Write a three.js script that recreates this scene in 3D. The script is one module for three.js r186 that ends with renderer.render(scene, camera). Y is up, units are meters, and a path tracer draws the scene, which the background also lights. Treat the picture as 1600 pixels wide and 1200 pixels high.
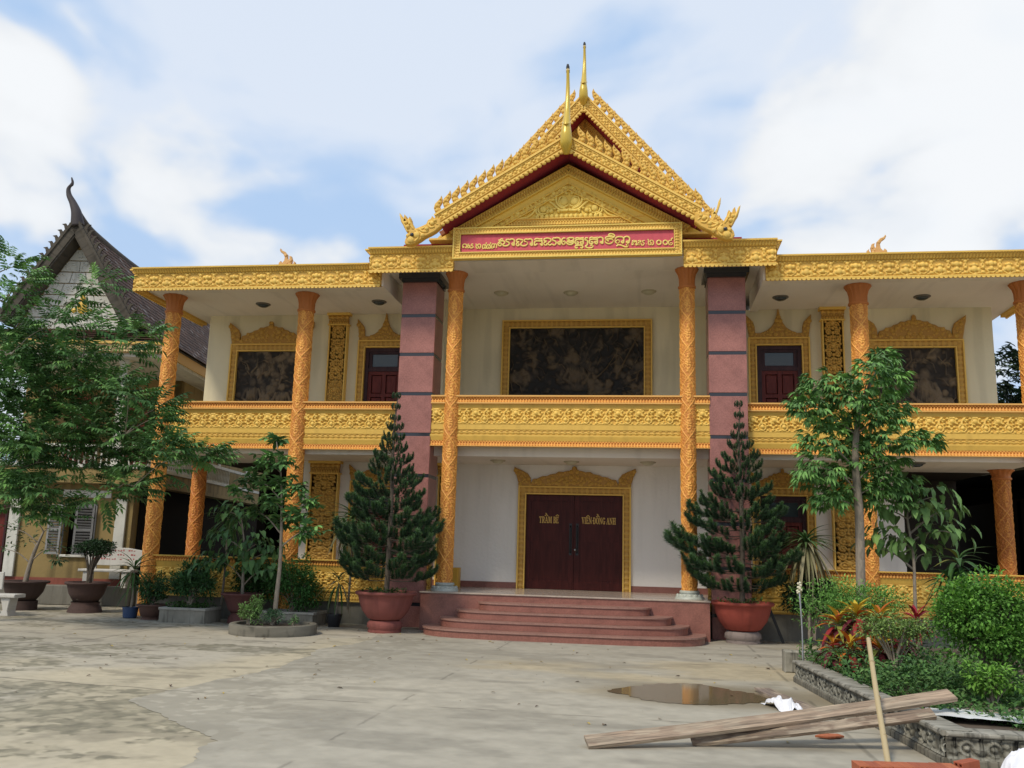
import * as THREE from 'three';
import { mergeGeometries } from 'three/addons/utils/BufferGeometryUtils.js';
import { FontLoader } from 'three/addons/loaders/FontLoader.js';
import { TextGeometry } from 'three/addons/geometries/TextGeometry.js';

// ---------------------------------------------------------------- camera, sky, sun, exposure
const scene = new THREE.Scene();
const camera = new THREE.PerspectiveCamera(46.37, 4 / 3, 0.1, 2000);
camera.rotation.order = 'YXZ';
camera.position.set(1.549, 1.6, 18.17);
camera.rotation.set(THREE.MathUtils.degToRad(10.428), THREE.MathUtils.degToRad(8.503), THREE.MathUtils.degToRad(1.561));
scene.add(camera);
const renderer = new THREE.WebGLRenderer({ antialias: true });
renderer.setSize(1024, 768);
renderer.toneMapping = THREE.LinearToneMapping;
renderer.toneMappingExposure = 1.09;
renderer.shadowMap.enabled = true;

let SEED = 7;
const rnd = () => { SEED = (SEED * 1664525 + 1013904223) >>> 0; return SEED / 4294967296; };
const rr = (a, b) => a + (b - a) * rnd();
const pick = a => a[Math.floor(rnd() * a.length)];
const clamp = (x, a = 0, b = 1) => Math.min(b, Math.max(a, x));
const smooth = (a, b, x) => { const t = clamp((x - a) / (b - a)); return t * t * (3 - 2 * t); };
const mix = (a, b, t) => a + (b - a) * t;
const V = (x, y, z) => new THREE.Vector3(x, y, z);

// value noise, periodic over P cells
function h2(x, y, s) { let n = Math.imul(x, 374761393) ^ Math.imul(y, 668265263) ^ Math.imul(s, 2147483647 - 1274126177); n = Math.imul(n ^ (n >>> 13), 1274126177); return ((n ^ (n >>> 16)) >>> 0) / 4294967296; }
function vn(x, y, P, s) {
  const xi = Math.floor(x), yi = Math.floor(y), fx = x - xi, fy = y - yi;
  const u = fx * fx * (3 - 2 * fx), v = fy * fy * (3 - 2 * fy);
  const m = k => ((k % P) + P) % P, x0 = m(xi), x1 = m(xi + 1), y0 = m(yi), y1 = m(yi + 1);
  return mix(mix(h2(x0, y0, s), h2(x1, y0, s), u), mix(h2(x0, y1, s), h2(x1, y1, s), u), v);
}
function fbm(x, y, P, s, oct = 4) { let a = 0, w = .5, t = 0; for (let i = 0; i < oct; i++) { a += w * vn(x, y, P, s + i * 17); t += w; x *= 2; y *= 2; P *= 2; w *= .5; } return a / t; }
function h3(x, y, z, s) { return h2(x + Math.imul(z, 7919), y ^ Math.imul(z, 104729), s); }
function vn3(x, y, z, s) {
  const xi = Math.floor(x), yi = Math.floor(y), zi = Math.floor(z), f = t => t * t * (3 - 2 * t);
  const u = f(x - xi), v = f(y - yi), w = f(z - zi);
  const L = k => mix(mix(h3(xi, yi, zi + k, s), h3(xi + 1, yi, zi + k, s), u), mix(h3(xi, yi + 1, zi + k, s), h3(xi + 1, yi + 1, zi + k, s), u), v);
  return mix(L(0), L(1), w);
}
function fbm3(x, y, z, s, oct) { let a = 0, w = .5, t = 0; for (let i = 0; i < oct; i++) { a += w * vn3(x, y, z, s + i * 31); t += w; x *= 2.03; y *= 2.03; z *= 2.03; w *= .5; } return a / t; }

// the sky: thin bright cloud over pale blue
{
  const W = 2048, H = 1024, d = new Float32Array(W * H * 4);
  for (let j = 0; j < H; j++) {
    const el = (j + .5) / H * Math.PI - Math.PI / 2, cy = Math.cos(el), y = Math.sin(el);
    for (let i = 0; i < W; i++) {
      const az = ((i + .5) / W - .5) * 2 * Math.PI, x = cy * Math.cos(az), z = cy * Math.sin(az);
      let r, g, b;
      if (y < -.02) { r = .26; g = .24; b = .2; } else {
        const q = 1 / (Math.max(y, 0) + .35), X = x * q, Z = z * q;
        const wx = fbm3(X * 2.2 + 5, 3, Z * 2.2, 11, 4) - .5, wz = fbm3(X * 2.2, 9, Z * 2.2 + 4, 23, 4) - .5;
        const big = fbm3(X * 1.7 + wx * .7 + 2.3, 1.7, Z * 1.7 + wz * .7 + 7.75, 40, 8), fine = fbm3(X * 9 + wx * 2, 4, Z * 9 + wz * 2, 61, 5) - .5;
        const veil = fbm3(X * 1.3 + wx * 1.6 + 9, 5, Z * 3.2 + wz * 1.6, 77, 7) + .5 * fine;
        const hz = Math.exp(-Math.max(y, 0) / .2), t = clamp(y / .9);
        const bc = big + .34 * fine - .14 * smooth(.25, -.2, x);
        const c = .84 * smooth(.49, .61, bc), v = clamp(.14 + .66 * smooth(.34, .66, veil + .06 * smooth(.1, -.4, x)) + .3 * hz);
        r = mix(mix(.40, .25, t), .735, v); g = mix(mix(.575, .45, t), .785, v); b = mix(mix(.83, .76, t), .865, v);
        const cl = .82 + .07 * smooth(.55, .68, bc); r = mix(r, cl * .985, c); g = mix(g, cl, c); b = mix(b, cl * 1.01, c);
      }
      const k = (j * W + i) * 4; d[k] = r; d[k + 1] = g; d[k + 2] = b; d[k + 3] = 1;
    }
  }
  const sky = new THREE.DataTexture(d, W, H, THREE.RGBAFormat, THREE.FloatType);
  sky.mapping = THREE.EquirectangularReflectionMapping; sky.magFilter = sky.minFilter = THREE.LinearFilter; sky.needsUpdate = true;
  scene.background = sky; scene.environment = sky;
}
const sun = new THREE.DirectionalLight(new THREE.Color(1, .90, .74), 2.5);
sun.position.set(-18, 42, 32); sun.target.position.set(0, 0, 0);
sun.castShadow = true; sun.shadow.radius = 20; sun.shadow.mapSize.set(2048, 2048);
Object.assign(sun.shadow.camera, { left: -25, right: 25, top: 25, bottom: -25, near: 1, far: 120 });
scene.add(sun, sun.target);

// ---------------------------------------------------------------- helpers
const used = {};
function numbered(n) { const k = used[n] = (used[n] ?? -1) + 1; return k ? n + '_' + String(k).padStart(3, '0') : n; }
function tag(o, label, category, group) { o.userData.label = label; o.userData.category = category; if (group) o.userData.group = group; return o; }
function thing(name, label, category, pos = [0, 0, 0], turn = 0, group) {
  const o = new THREE.Group(); o.name = numbered(name); o.position.set(...pos); o.rotation.y = turn; scene.add(o);
  return tag(o, label, category, group);
}
function mesh(name, geo, mat, parent, opt = {}) {
  if (Array.isArray(geo)) geo = merge(geo);
  const m = new THREE.Mesh(geo, mat); m.name = parent ? name : numbered(name); m.castShadow = m.receiveShadow = true;
  if (opt.pos) m.position.set(...opt.pos);
  if (opt.kind) m.userData.kind = opt.kind;
  if (opt.label) m.userData.label = opt.label;
  (parent || scene).add(m); return m;
}
function struct(name, geo, mat, parent) { return mesh(name, geo, mat, parent, { kind: 'structure' }); }
function norm(g) {   // same attributes everywhere so that merging works
  if (g.index) g = g.toNonIndexed();
  if (!g.attributes.uv) g.setAttribute('uv', new THREE.BufferAttribute(new Float32Array(g.attributes.position.count * 2), 2));
  if (!g.attributes.color) { const a = new Float32Array(g.attributes.position.count * 3).fill(1); g.setAttribute('color', new THREE.BufferAttribute(a, 3)); }
  for (const k of Object.keys(g.attributes)) if (!['position', 'normal', 'uv', 'color'].includes(k)) g.deleteAttribute(k);
  return g;
}
function merge(list) { return list.length === 1 ? list[0] : mergeGeometries(list.map(norm), false); }
function tint(g, c) { const n = g.attributes.position.count, a = new Float32Array(n * 3); for (let i = 0; i < n; i++) { a[i * 3] = c[0]; a[i * 3 + 1] = c[1]; a[i * 3 + 2] = c[2]; } g.setAttribute('color', new THREE.BufferAttribute(a, 3)); return g; }
// box between corners, uv in metres
function box(x0, x1, y0, y1, z0, z1, bev = 0) {
  let g;
  if (bev > 0) {
    const s = new THREE.Shape(), w = x1 - x0 - 2 * bev, h = y1 - y0 - 2 * bev;
    s.moveTo(0, 0); s.lineTo(w, 0); s.lineTo(w, h); s.lineTo(0, h); s.closePath();
    g = new THREE.ExtrudeGeometry(s, { depth: z1 - z0 - 2 * bev, bevelEnabled: true, bevelThickness: bev, bevelSize: bev, bevelSegments: 1 });
    g.translate(x0 + bev, y0 + bev, z0 + bev);
  } else { g = new THREE.BoxGeometry(x1 - x0, y1 - y0, z1 - z0); g.translate((x0 + x1) / 2, (y0 + y1) / 2, (z0 + z1) / 2); }
  return uvm(g);
}
function uvm(g) {   // triplanar uv in metres
  if (g.index) g = g.toNonIndexed();
  const p = g.attributes.position, n = g.attributes.normal, a = new Float32Array(p.count * 2);
  for (let i = 0; i < p.count; i++) {
    const ax = Math.abs(n.getX(i)), ay = Math.abs(n.getY(i)), az = Math.abs(n.getZ(i));
    if (ay >= ax && ay >= az) { a[i * 2] = p.getX(i); a[i * 2 + 1] = p.getZ(i); }
    else if (ax >= az) { a[i * 2] = p.getZ(i); a[i * 2 + 1] = p.getY(i); }
    else { a[i * 2] = p.getX(i); a[i * 2 + 1] = p.getY(i); }
  }
  g.setAttribute('uv', new THREE.BufferAttribute(a, 2)); return g;
}
// closed profile [[z, y], ...] swept along x
function prof(x0, x1, pts) {
  const s = new THREE.Shape(pts.map(p => new THREE.Vector2(p[0], p[1])));
  const g = new THREE.ExtrudeGeometry(s, { depth: x1 - x0, bevelEnabled: false });
  g.rotateY(Math.PI / 2); g.scale(1, 1, -1);   // shape x -> +z, depth -> +x
  const i = g.attributes.position; for (let k = 0; k < i.count; k += 3) swapTri(g, k);
  g.translate(x0, 0, 0); g.computeVertexNormals(); return uvm(g);
}
function swapTri(g, k) { for (const a of Object.values(g.attributes)) for (let c = 0; c < a.itemSize; c++) { const t = a.array[(k + 1) * a.itemSize + c]; a.array[(k + 1) * a.itemSize + c] = a.array[(k + 2) * a.itemSize + c]; a.array[(k + 2) * a.itemSize + c] = t; } }
// tube with changing radius
function taper(pts, rad, seg = 8, steps = 0, cap = true, flat = 1) {
  const P = pts.map(p => p.isVector3 ? p : V(...p));
  const c = new THREE.CatmullRomCurve3(P); const N = steps || Math.max(2, (P.length - 1) * 4);
  const pos = [], idx = [], uv = [];
  const fr = c.computeFrenetFrames(N, false);
  for (let i = 0; i <= N; i++) {
    const t = i / N, q = c.getPoint(t), f = t * (rad.length - 1), k = Math.min(rad.length - 2, Math.floor(f));
    const r = rad.length === 1 ? rad[0] : mix(rad[k], rad[k + 1], f - k);
    const ti = Math.min(N, i);
    for (let j = 0; j <= seg; j++) {
      const a = j / seg * Math.PI * 2, n = fr.normals[ti].clone().multiplyScalar(Math.cos(a)).addScaledVector(fr.binormals[ti], Math.sin(a) * flat);
      pos.push(q.x + n.x * r, q.y + n.y * r, q.z + n.z * r); uv.push(j / seg * 2 * Math.PI * r, t * c.getLength());
    }
  }
  for (let i = 0; i < N; i++) for (let j = 0; j < seg; j++) { const a = i * (seg + 1) + j, b = a + seg + 1; idx.push(a, a + 1, b, b, a + 1, b + 1); }
  if (cap) for (const e of [0, N]) { const b = e * (seg + 1); for (let j = 1; j < seg - 1; j++) e ? idx.push(b, b + j, b + j + 1) : idx.push(b, b + j + 1, b + j); }
  const g = new THREE.BufferGeometry(); g.setAttribute('position', new THREE.Float32BufferAttribute(pos, 3)); g.setAttribute('uv', new THREE.Float32BufferAttribute(uv, 2)); g.setIndex(idx); g.computeVertexNormals(); return g;
}
function lathe(prof2, seg = 32) { const g = new THREE.LatheGeometry(prof2.map(p => new THREE.Vector2(p[0], p[1])), seg); return g; }
function M4(pos, rot = [0, 0, 0], sc = 1) { const m = new THREE.Matrix4(); const s = Array.isArray(sc) ? V(...sc) : V(sc, sc, sc); return m.compose(pos.isVector3 ? pos : V(...pos), new THREE.Quaternion().setFromEuler(new THREE.Euler(...rot)), s); }

// ---------------------------------------------------------------- relief: heights drawn with domes and strokes
class HM {
  constructor(w, h, px, wrap = true) { this.w = w; this.h = h; this.nx = Math.round(w / px); this.ny = Math.round(h / px); this.px = w / this.nx; this.py = h / this.ny; this.wrap = wrap; this.a = new Float32Array(this.nx * this.ny); }
  each(x0, x1, y0, y1, f) {
    for (let j = Math.max(0, Math.floor(y0 / this.py)); j <= Math.min(this.ny - 1, Math.ceil(y1 / this.py)); j++)
      for (let i = Math.floor(x0 / this.px); i <= Math.ceil(x1 / this.px); i++) {
        let k = i; if (this.wrap) k = ((i % this.nx) + this.nx) % this.nx; else if (i < 0 || i >= this.nx) continue;
        const v = f((i + .5) * this.px, (j + .5) * this.py), q = j * this.nx + k; if (v > this.a[q]) this.a[q] = v;
      }
  }
  dome(x, y, r, h = 1, ry = r) { this.each(x - r, x + r, y - ry, y + ry, (X, Y) => { const d = ((X - x) / r) ** 2 + ((Y - y) / ry) ** 2; return d < 1 ? h * Math.sqrt(1 - d) : 0; }); return this; }
  stroke(pts, r, h = 1, r2 = r) {
    for (let i = 0; i + 1 < pts.length; i++) {
      const [ax, ay] = pts[i], [bx, by] = pts[i + 1], L = (bx - ax) ** 2 + (by - ay) ** 2 || 1e-9, R = Math.max(r, r2);
      this.each(Math.min(ax, bx) - R, Math.max(ax, bx) + R, Math.min(ay, by) - R, Math.max(ay, by) + R, (X, Y) => {
        const t = clamp(((X - ax) * (bx - ax) + (Y - ay) * (by - ay)) / L), T = (i + t) / (pts.length - 1), q = mix(r, r2, T);
        const d = ((X - ax - t * (bx - ax)) ** 2 + (Y - ay - t * (by - ay)) ** 2) / (q * q); return d < 1 ? h * Math.sqrt(1 - d) : 0;
      });
    } return this;
  }
  arc(x, y, R, a0, a1, r, h = 1, r2 = r, R2 = R) { const p = [], n = 14; for (let i = 0; i <= n; i++) { const t = i / n, a = mix(a0, a1, t), q = mix(R, R2, t); p.push([x + q * Math.cos(a), y + q * Math.sin(a)]); } return this.stroke(p, r, h, r2); }
  at(u, v) {
    let x = u / this.px - .5, y = clamp(v / this.py - .5, 0, this.ny - 1.001); const i = Math.floor(x), j = Math.floor(y), fx = x - i, fy = y - j;
    const m = k => this.wrap ? ((k % this.nx) + this.nx) % this.nx : clamp(k, 0, this.nx - 1);
    const A = this.a, r0 = j * this.nx, r1 = Math.min(this.ny - 1, j + 1) * this.nx, i0 = m(i), i1 = m(i + 1);
    return mix(mix(A[r0 + i0], A[r0 + i1], fx), mix(A[r1 + i0], A[r1 + i1], fx), fy);
  }
}
// a relief sheet: P(u, v, h) gives the point, u in [u0,u1], v in [v0,v1]; colours run from lo (ground) to hi (raised)
function relief(hm, u0, u1, v0, v1, res, P, lo, hi, keep) {
  const nu = Math.max(2, Math.ceil((u1 - u0) / res)), nv = Math.max(2, Math.ceil((v1 - v0) / res));
  const pos = new Float32Array((nu + 1) * (nv + 1) * 3), col = new Float32Array(pos.length), uv = new Float32Array((nu + 1) * (nv + 1) * 2), idx = [];
  for (let j = 0; j <= nv; j++) for (let i = 0; i <= nu; i++) {
    const u = mix(u0, u1, i / nu), v = mix(v0, v1, j / nv), h = hm.at(u, v - v0), p = P(u, v, h), k = j * (nu + 1) + i;
    pos.set([p[0], p[1], p[2]], k * 3);
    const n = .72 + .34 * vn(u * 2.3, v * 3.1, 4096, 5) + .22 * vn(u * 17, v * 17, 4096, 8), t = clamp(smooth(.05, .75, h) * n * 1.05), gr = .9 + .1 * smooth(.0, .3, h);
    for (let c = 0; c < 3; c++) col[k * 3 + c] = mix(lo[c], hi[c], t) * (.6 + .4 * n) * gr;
    uv[k * 2] = u; uv[k * 2 + 1] = v;
  }
  for (let j = 0; j < nv; j++) for (let i = 0; i < nu; i++) {
    if (keep && !keep(mix(u0, u1, (i + .5) / nu), mix(v0, v1, (j + .5) / nv))) continue;
    const a = j * (nu + 1) + i, b = a + nu + 1; idx.push(a, a + 1, b, b, a + 1, b + 1);
  }
  const g = new THREE.BufferGeometry(); g.setAttribute('position', new THREE.BufferAttribute(pos, 3)); g.setAttribute('color', new THREE.BufferAttribute(col, 3)); g.setAttribute('uv', new THREE.BufferAttribute(uv, 2)); g.setIndex(idx); g.computeVertexNormals(); return g;
}
// ornament with its own outline: extruded, bevelled, with raised bosses strewn over its face
function inside(poly, x, y) { let c = false; for (let i = 0, j = poly.length - 1; i < poly.length; j = i++) { const [xi, yi] = poly[i], [xj, yj] = poly[j]; if ((yi > y) !== (yj > y) && x < (xj - xi) * (y - yi) / (yj - yi) + xi) c = !c; } return c; }
function edgeDist(poly, x, y) { let m = 1e9; for (let i = 0, j = poly.length - 1; i < poly.length; j = i++) { const [ax, ay] = poly[j], [bx, by] = poly[i], L = (bx - ax) ** 2 + (by - ay) ** 2 || 1e-9, t = clamp(((x - ax) * (bx - ax) + (y - ay) * (by - ay)) / L); m = Math.min(m, (x - ax - t * (bx - ax)) ** 2 + (y - ay - t * (by - ay)) ** 2); } return Math.sqrt(m); }
function plate(poly, depth, bev, c) {
  const g = new THREE.ExtrudeGeometry(new THREE.Shape(poly.map(p => new THREE.Vector2(p[0], p[1]))), { depth: depth - 2 * bev, bevelEnabled: bev > 0, bevelThickness: bev, bevelSize: bev, bevelOffset: -bev, bevelSegments: 1, curveSegments: 6 });
  g.translate(0, 0, bev); return c ? tint(g, c) : g;
}
const BOSS = (() => { const g = new THREE.SphereGeometry(1, 9, 5, 0, Math.PI * 2, 0, Math.PI / 2); g.rotateX(Math.PI / 2); return g.toNonIndexed(); })();
function boss(x, y, z, r, d, c, ry = r, rot = 0) { const g = BOSS.clone(); g.applyMatrix4(M4([x, y, z], [0, 0, rot], [r, ry, d])); return tint(g, c); }
function ornament(poly, depth, lo, hi, n, r0, r1, sym = null) {
  const list = [plate(poly, depth, Math.min(.012, depth * .3), lo)];
  let x0 = 1e9, x1 = -1e9, y0 = 1e9, y1 = -1e9; for (const [x, y] of poly) { x0 = Math.min(x0, x); x1 = Math.max(x1, x); y0 = Math.min(y0, y); y1 = Math.max(y1, y); }
  const put = [];
  for (let k = 0; k < n * 30 && put.length < n; k++) {
    const x = sym === null ? rr(x0, x1) : rr(sym, x1), y = rr(y0, y1), r = rr(r0, r1);
    if (!inside(poly, x, y) || edgeDist(poly, x, y) < r * .7) continue;
    if (put.some(p => (p[0] - x) ** 2 + (p[1] - y) ** 2 < (.8 * (p[2] + r)) ** 2)) continue;
    put.push([x, y, r]);
  }
  for (const [x, y, r] of put) for (const s of sym === null ? [1] : [1, -1]) {
    const X = sym === null ? x : sym + s * (x - sym), a = rr(0, 3);
    list.push(boss(X, y, depth - .004, r, r * .7, hi, r * rr(.6, 1), s * a));
    if (r > r0 * 1.4) { const q = taper([[X - r * .3, y - r * .9, depth], [X + r * .9 * s, y - r * .2, depth + r * .3], [X + r * .5 * s, y + r * .8, depth + r * .2], [X - r * .4 * s, y + r * .6, depth]], [r * .28, r * .3, r * .12], 4, 6, false); list.push(tint(q.toNonIndexed(), hi)); }
  }
  return merge(list);
}

// ---------------------------------------------------------------- materials
const PXU = [0];
function tex(n, f, rep = 1, srgb = true) {   // f(u, v in 0..1) -> linear rgb
  const d = new Uint8Array(n * n * 4); PXU[0] += n * n;
  const enc = srgb ? x => 255 * (x <= .0031308 ? 12.92 * x : 1.055 * Math.pow(x, 1 / 2.4) - .055) : x => 255 * x;
  for (let j = 0; j < n; j++) for (let i = 0; i < n; i++) { const c = f((i + .5) / n, (j + .5) / n), k = (j * n + i) * 4; d[k] = enc(clamp(c[0])); d[k + 1] = enc(clamp(c[1])); d[k + 2] = enc(clamp(c[2])); d[k + 3] = 255; }
  const t = new THREE.DataTexture(d, n, n); t.wrapS = t.wrapT = THREE.RepeatWrapping; t.magFilter = THREE.LinearFilter; t.minFilter = THREE.LinearMipmapLinearFilter; t.generateMipmaps = true;
  if (srgb) t.colorSpace = THREE.SRGBColorSpace; t.repeat.set(rep, rep); t.needsUpdate = true; return t;
}
const C = (r, g, b) => new THREE.Color().setRGB(r, g, b);
const phys = o => new THREE.MeshPhysicalMaterial({ specularIntensity: .3, ...o });
const mat = (o) => new THREE.MeshStandardMaterial(o);
// plaster: base colour with faint blotches and streaks
function plaster(c, amt = .12, per = 3, s = 1) {
  return mat({ color: 0xffffff, roughness: .88, map: tex(256, (u, v) => { const n = fbm(u * 4, v * 4, 4, s, 5), st = fbm(u * 22, v * 2, 22, s + 9, 3); const k = 1 - amt * (1 - n) - amt * .5 * smooth(.5, .8, st); return c.map((q, i) => q * (k - (i === 2 ? .02 * (1 - n) : 0))); }, 1 / per),
    bumpMap: tex(128, (u, v) => { const n = fbm(u * 16, v * 16, 16, s + 3, 3); return [n, n, n]; }, 1 / .8, false), bumpScale: .004 });
}
const noiseBump = tex(256, (u, v) => { const n = fbm(u * 24, v * 24, 24, 71, 4); return [n, n, n]; }, 1 / .6, false);
const mGold = mat({ vertexColors: true, roughness: .58, metalness: 0, bumpMap: noiseBump, bumpScale: .004 });
const mYellow = plaster([.74, .46, .085], .2, 2.2, 4); mYellow.roughness = .6;
const mTrim = mat({ color: C(.74, .48, .10), roughness: .5 });
const mTrimO = mat({ color: C(.70, .38, .10), roughness: .55 });
const mCream = plaster([.82, .74, .52], .2, 4, 6), mWhite = plaster([.86, .83, .77], .14, 4, 8), mCeil = plaster([.82, .765, .67], .16, 4, 12);
const mPlinth = plaster([.215, .20, .165], .4, 1.5, 16), mShadeBlack = new THREE.MeshPhysicalMaterial({ color: new THREE.Color().setRGB(.018, .015, .012), roughness: 1, specularIntensity: .1 });  // second material is near black, standing for shade deep inside
const mGrey = plaster([.42, .40, .36], .2, 3, 15);
const granite = (c, s) => tex(512, (u, v) => { const n = h2(Math.floor(u * 512), Math.floor(v * 512), s), m = fbm(u * 60, v * 60, 60, s, 2), b = fbm(u * 5, v * 5, 5, s + 4, 3); const k = .62 + .36 * m + .3 * (n - .5) + .35 * (b - .5); return c.map(q => q * k * 1.15); }, 1 / .9);
const mPurple = phys({ specularIntensity: .5, map: granite([.35, .155, .132], 31), roughness: .28 });
const mStep = phys({ specularIntensity: .6, map: granite([.27, .115, .088], 37), roughness: .3 });
const mStepEdge = mat({ map: granite([.30, .165, .13], 39), roughness: .35 });
const mBlackStone = mat({ color: C(.03, .032, .038), roughness: .15 });
const mFloor = mat({ map: granite([.40, .33, .27], 41), roughness: .2 });
const wood = (c, s) => tex(256, (u, v) => { const g = fbm(u * 28 + 2 * fbm(u * 3, v * 3, 3, s, 2), v * 3, 28, s, 4), k = .6 + .8 * g; return c.map(q => q * k); }, 1 / .9);
const mDoor = phys({ map: wood([.062, .013, .010], 51), roughness: .42 });
const mDoorPanel = phys({ map: wood([.13, .028, .022], 52), roughness: .42 });
const mDoorFrame = phys({ map: wood([.055, .026, .028], 53), roughness: .4 });
const mGlassDark = mat({ color: C(.04, .055, .06), roughness: .06 });
const mRedSoffit = plaster([.33, .028, .045], .12, 2, 18); const mRedSign = plaster([.60, .10, .13], .16, 1.2, 20);
const mBronze = phys({ vertexColors: true, roughness: .5, specularIntensity: .4 });
const mBlackMetal = mat({ color: C(.03, .03, .03), roughness: .4, metalness: .6 });
const mSteel = mat({ color: C(.45, .46, .48), roughness: .4, metalness: .8 });
const GH = [.78, .505, .105], GL = [.66, .39, .066];          // gilded: raised, ground
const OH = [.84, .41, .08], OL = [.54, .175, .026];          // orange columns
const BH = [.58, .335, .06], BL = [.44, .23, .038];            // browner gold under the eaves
// ---------------------------------------------------------------- relief motifs
const T_LOTUS = (() => { const t = new HM(.62, .34, .006), w = .62;
  for (const s of [0, w]) { const x = .155 + s - (s ? w : 0), c = .155;
    t.dome(c, .11, .062, 1, .07); t.dome(c - .075, .10, .04, .75, .05); t.dome(c + .075, .10, .04, .75, .05); t.dome(c, .2, .04, .9); t.dome(c - .05, .19, .03, .7); t.dome(c + .05, .19, .03, .7);
    t.arc(c, .13, .12, Math.PI * 1.12, Math.PI * 1.88, .016, .5); }
  const c2 = .465; t.dome(c2, .22, .055, 1, .06); t.dome(c2 - .07, .22, .036, .75, .045); t.dome(c2 + .07, .22, .036, .75, .045); t.dome(c2, .12, .045, .85, .05); t.dome(c2 - .055, .1, .03, .7); t.dome(c2 + .055, .1, .03, .7);
  t.arc(c2, .16, .12, Math.PI * 1.15, Math.PI * 1.85, .015, .5);
  for (const x of [.0, .31]) { t.dome(x, .27, .04, .7); t.dome(x - .05, .3, .026, .6); t.dome(x + .05, .3, .026, .6); t.dome(x, .14, .035, .8); t.dome(x, .05, .04, .7, .035); t.stroke([[x - .03, .17], [x, .24], [x + .03, .17]], .016, .5); }
  for (let i = 0; i < 8; i++) { t.dome(i * w / 8 + .02, .03, .026, .5, .022); t.dome(i * w / 8 + .05, .315, .024, .45, .02); }
  return t; })();
const T_BEAD = (() => { const t = new HM(.18, .11, .004); for (let i = 0; i < 3; i++) { const x = .03 + i * .06; t.stroke([[x, .012], [x, .075]], .026, .9, .006); t.dome(x + .03, .085, .018, .8); t.dome(x + .03, .03, .012, .5); } t.stroke([[-.02, .103], [.2, .103]], .006, .6); return t; })();
const T_SCROLL = (() => { const t = new HM(.42, .33, .005);
  t.dome(.11, .235, .055, 1); t.arc(.11, .235, .07, -.6, Math.PI * 1.5, .015, .65); t.dome(.30, .10, .05, 1); t.arc(.30, .10, .072, Math.PI * .2, Math.PI * 2.2, .017, .75);
  t.arc(.2, .17, .15, Math.PI * .9, Math.PI * 1.75, .018, .6); t.arc(.42, .2, .13, Math.PI * .3, Math.PI * 1.2, .018, .65);
  for (const [x, y, r] of [[.2, .28, .03], [.24, .235, .034], [.2, .19, .03], [.27, .19, .026], [.05, .12, .034], [.1, .09, .03], [.15, .12, .028], [.03, .19, .026], [.18, .06, .032], [.38, .26, .036], [.33, .28, .03], [.38, .18, .028], [.02, .29, .03], [.4, .03, .03], [.08, .03, .03], [.23, .03, .022], [.15, .305, .024]]) t.dome(x, y, r, .8, r * .85);
  for (const [x, y, a] of [[.06, .16, .6], [.36, .22, 2.4], [.22, .12, 1], [.16, .2, 2.2], [.4, .12, .3]]) t.stroke([[x, y], [x + .06 * Math.cos(a), y + .06 * Math.sin(a)]], .02, .6, .006);
  t.stroke([[0, .01], [.42, .01]], .012, .5); t.stroke([[0, .32], [.42, .32]], .01, .5); return t; })();
const T_PETAL = (() => { const t = new HM(.12, .1, .004); t.dome(.06, .05, .045, 1, .045); t.dome(.0, .05, .022, .55, .03); t.dome(.06, .05, .018, 1.2); return t; })();
const COLH = .62;
function colTile(w) { const t = new HM(w, COLH, .0055); SEED = 14;
  for (let j = 0; j < 26; j++) for (let i = 0; i < 40; i++) t.dome((i + (j % 2) * .5) * w / 40 + rr(-.006, .006), (j + .5) * COLH / 26 + rr(-.006, .006), rr(.009, .016), rr(.35, .75));
  for (let k = -1; k <= 2; k++) for (let m = -1; m <= 1; m++) { const x = k * w / 2, y = m * COLH;
    t.stroke([[x, y], [x + w / 4, y + COLH / 2], [x, y + COLH]], .013, .8); t.stroke([[x + w / 2, y], [x + w / 4, y + COLH / 2], [x + w / 2, y + COLH]], .013, .8);
    for (const [cx, cy] of [[x + w / 4, y], [x, y + COLH / 2]]) { t.dome(cx, cy, .028, 1); for (let a = 0; a < 7; a++) t.dome(cx + .05 * Math.cos(a * .9), cy + .055 * Math.sin(a * .9), .021, .85); for (const q of [-1, 1]) { t.dome(cx, cy + q * .12, .026, .85); t.dome(cx, cy + q * .175, .018, .8); t.stroke([[cx - .05, cy + q * .07], [cx, cy + q * .15], [cx + .05, cy + q * .07]], .009, .8); } } }
  return { w, at: (u, v) => t.at(u, ((v % COLH) + COLH) % COLH) }; }
const T_FIL = (() => { const w = .42, H = .5, t = new HM(w, H, .006), put = [];
  SEED = 99; for (let m = -1; m <= 1; m++) for (const s of [-1, 1]) { const c = w / 2, y = m * H;
    t.dome(c, y + .25, .045, 1, .06); t.arc(c + s * .08, y + .2, .06, 0, Math.PI * 1.6, .015, .7); t.dome(c + s * .08, y + .2, .03, .9); t.arc(c + s * .11, y + .38, .055, Math.PI, Math.PI * 2.6, .015, .7); t.dome(c + s * .11, y + .38, .028, .9);
    t.arc(c + s * .1, y + .05, .05, 0, Math.PI * 1.7, .014, .7); t.dome(c + s * .1, y + .05, .026, .9); t.dome(c, y + .36, .03, .8); t.dome(c, y + .13, .03, .8); t.dome(c, y + .03, .034, .9); t.dome(c + s * .04, y + .44, .026, .7); t.dome(c + s * .16, y + .28, .026, .7); t.dome(c + s * .165, y + .13, .026, .7); t.dome(c + s * .165, y + .46, .022, .7); t.dome(c + s * .05, y + .3, .02, .6);
    t.stroke([[c, y + .4], [c, y + .5]], .014, .6); }
  return { w, at: (u, v) => t.at(u, ((v % H) + H) % H) }; })();
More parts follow.
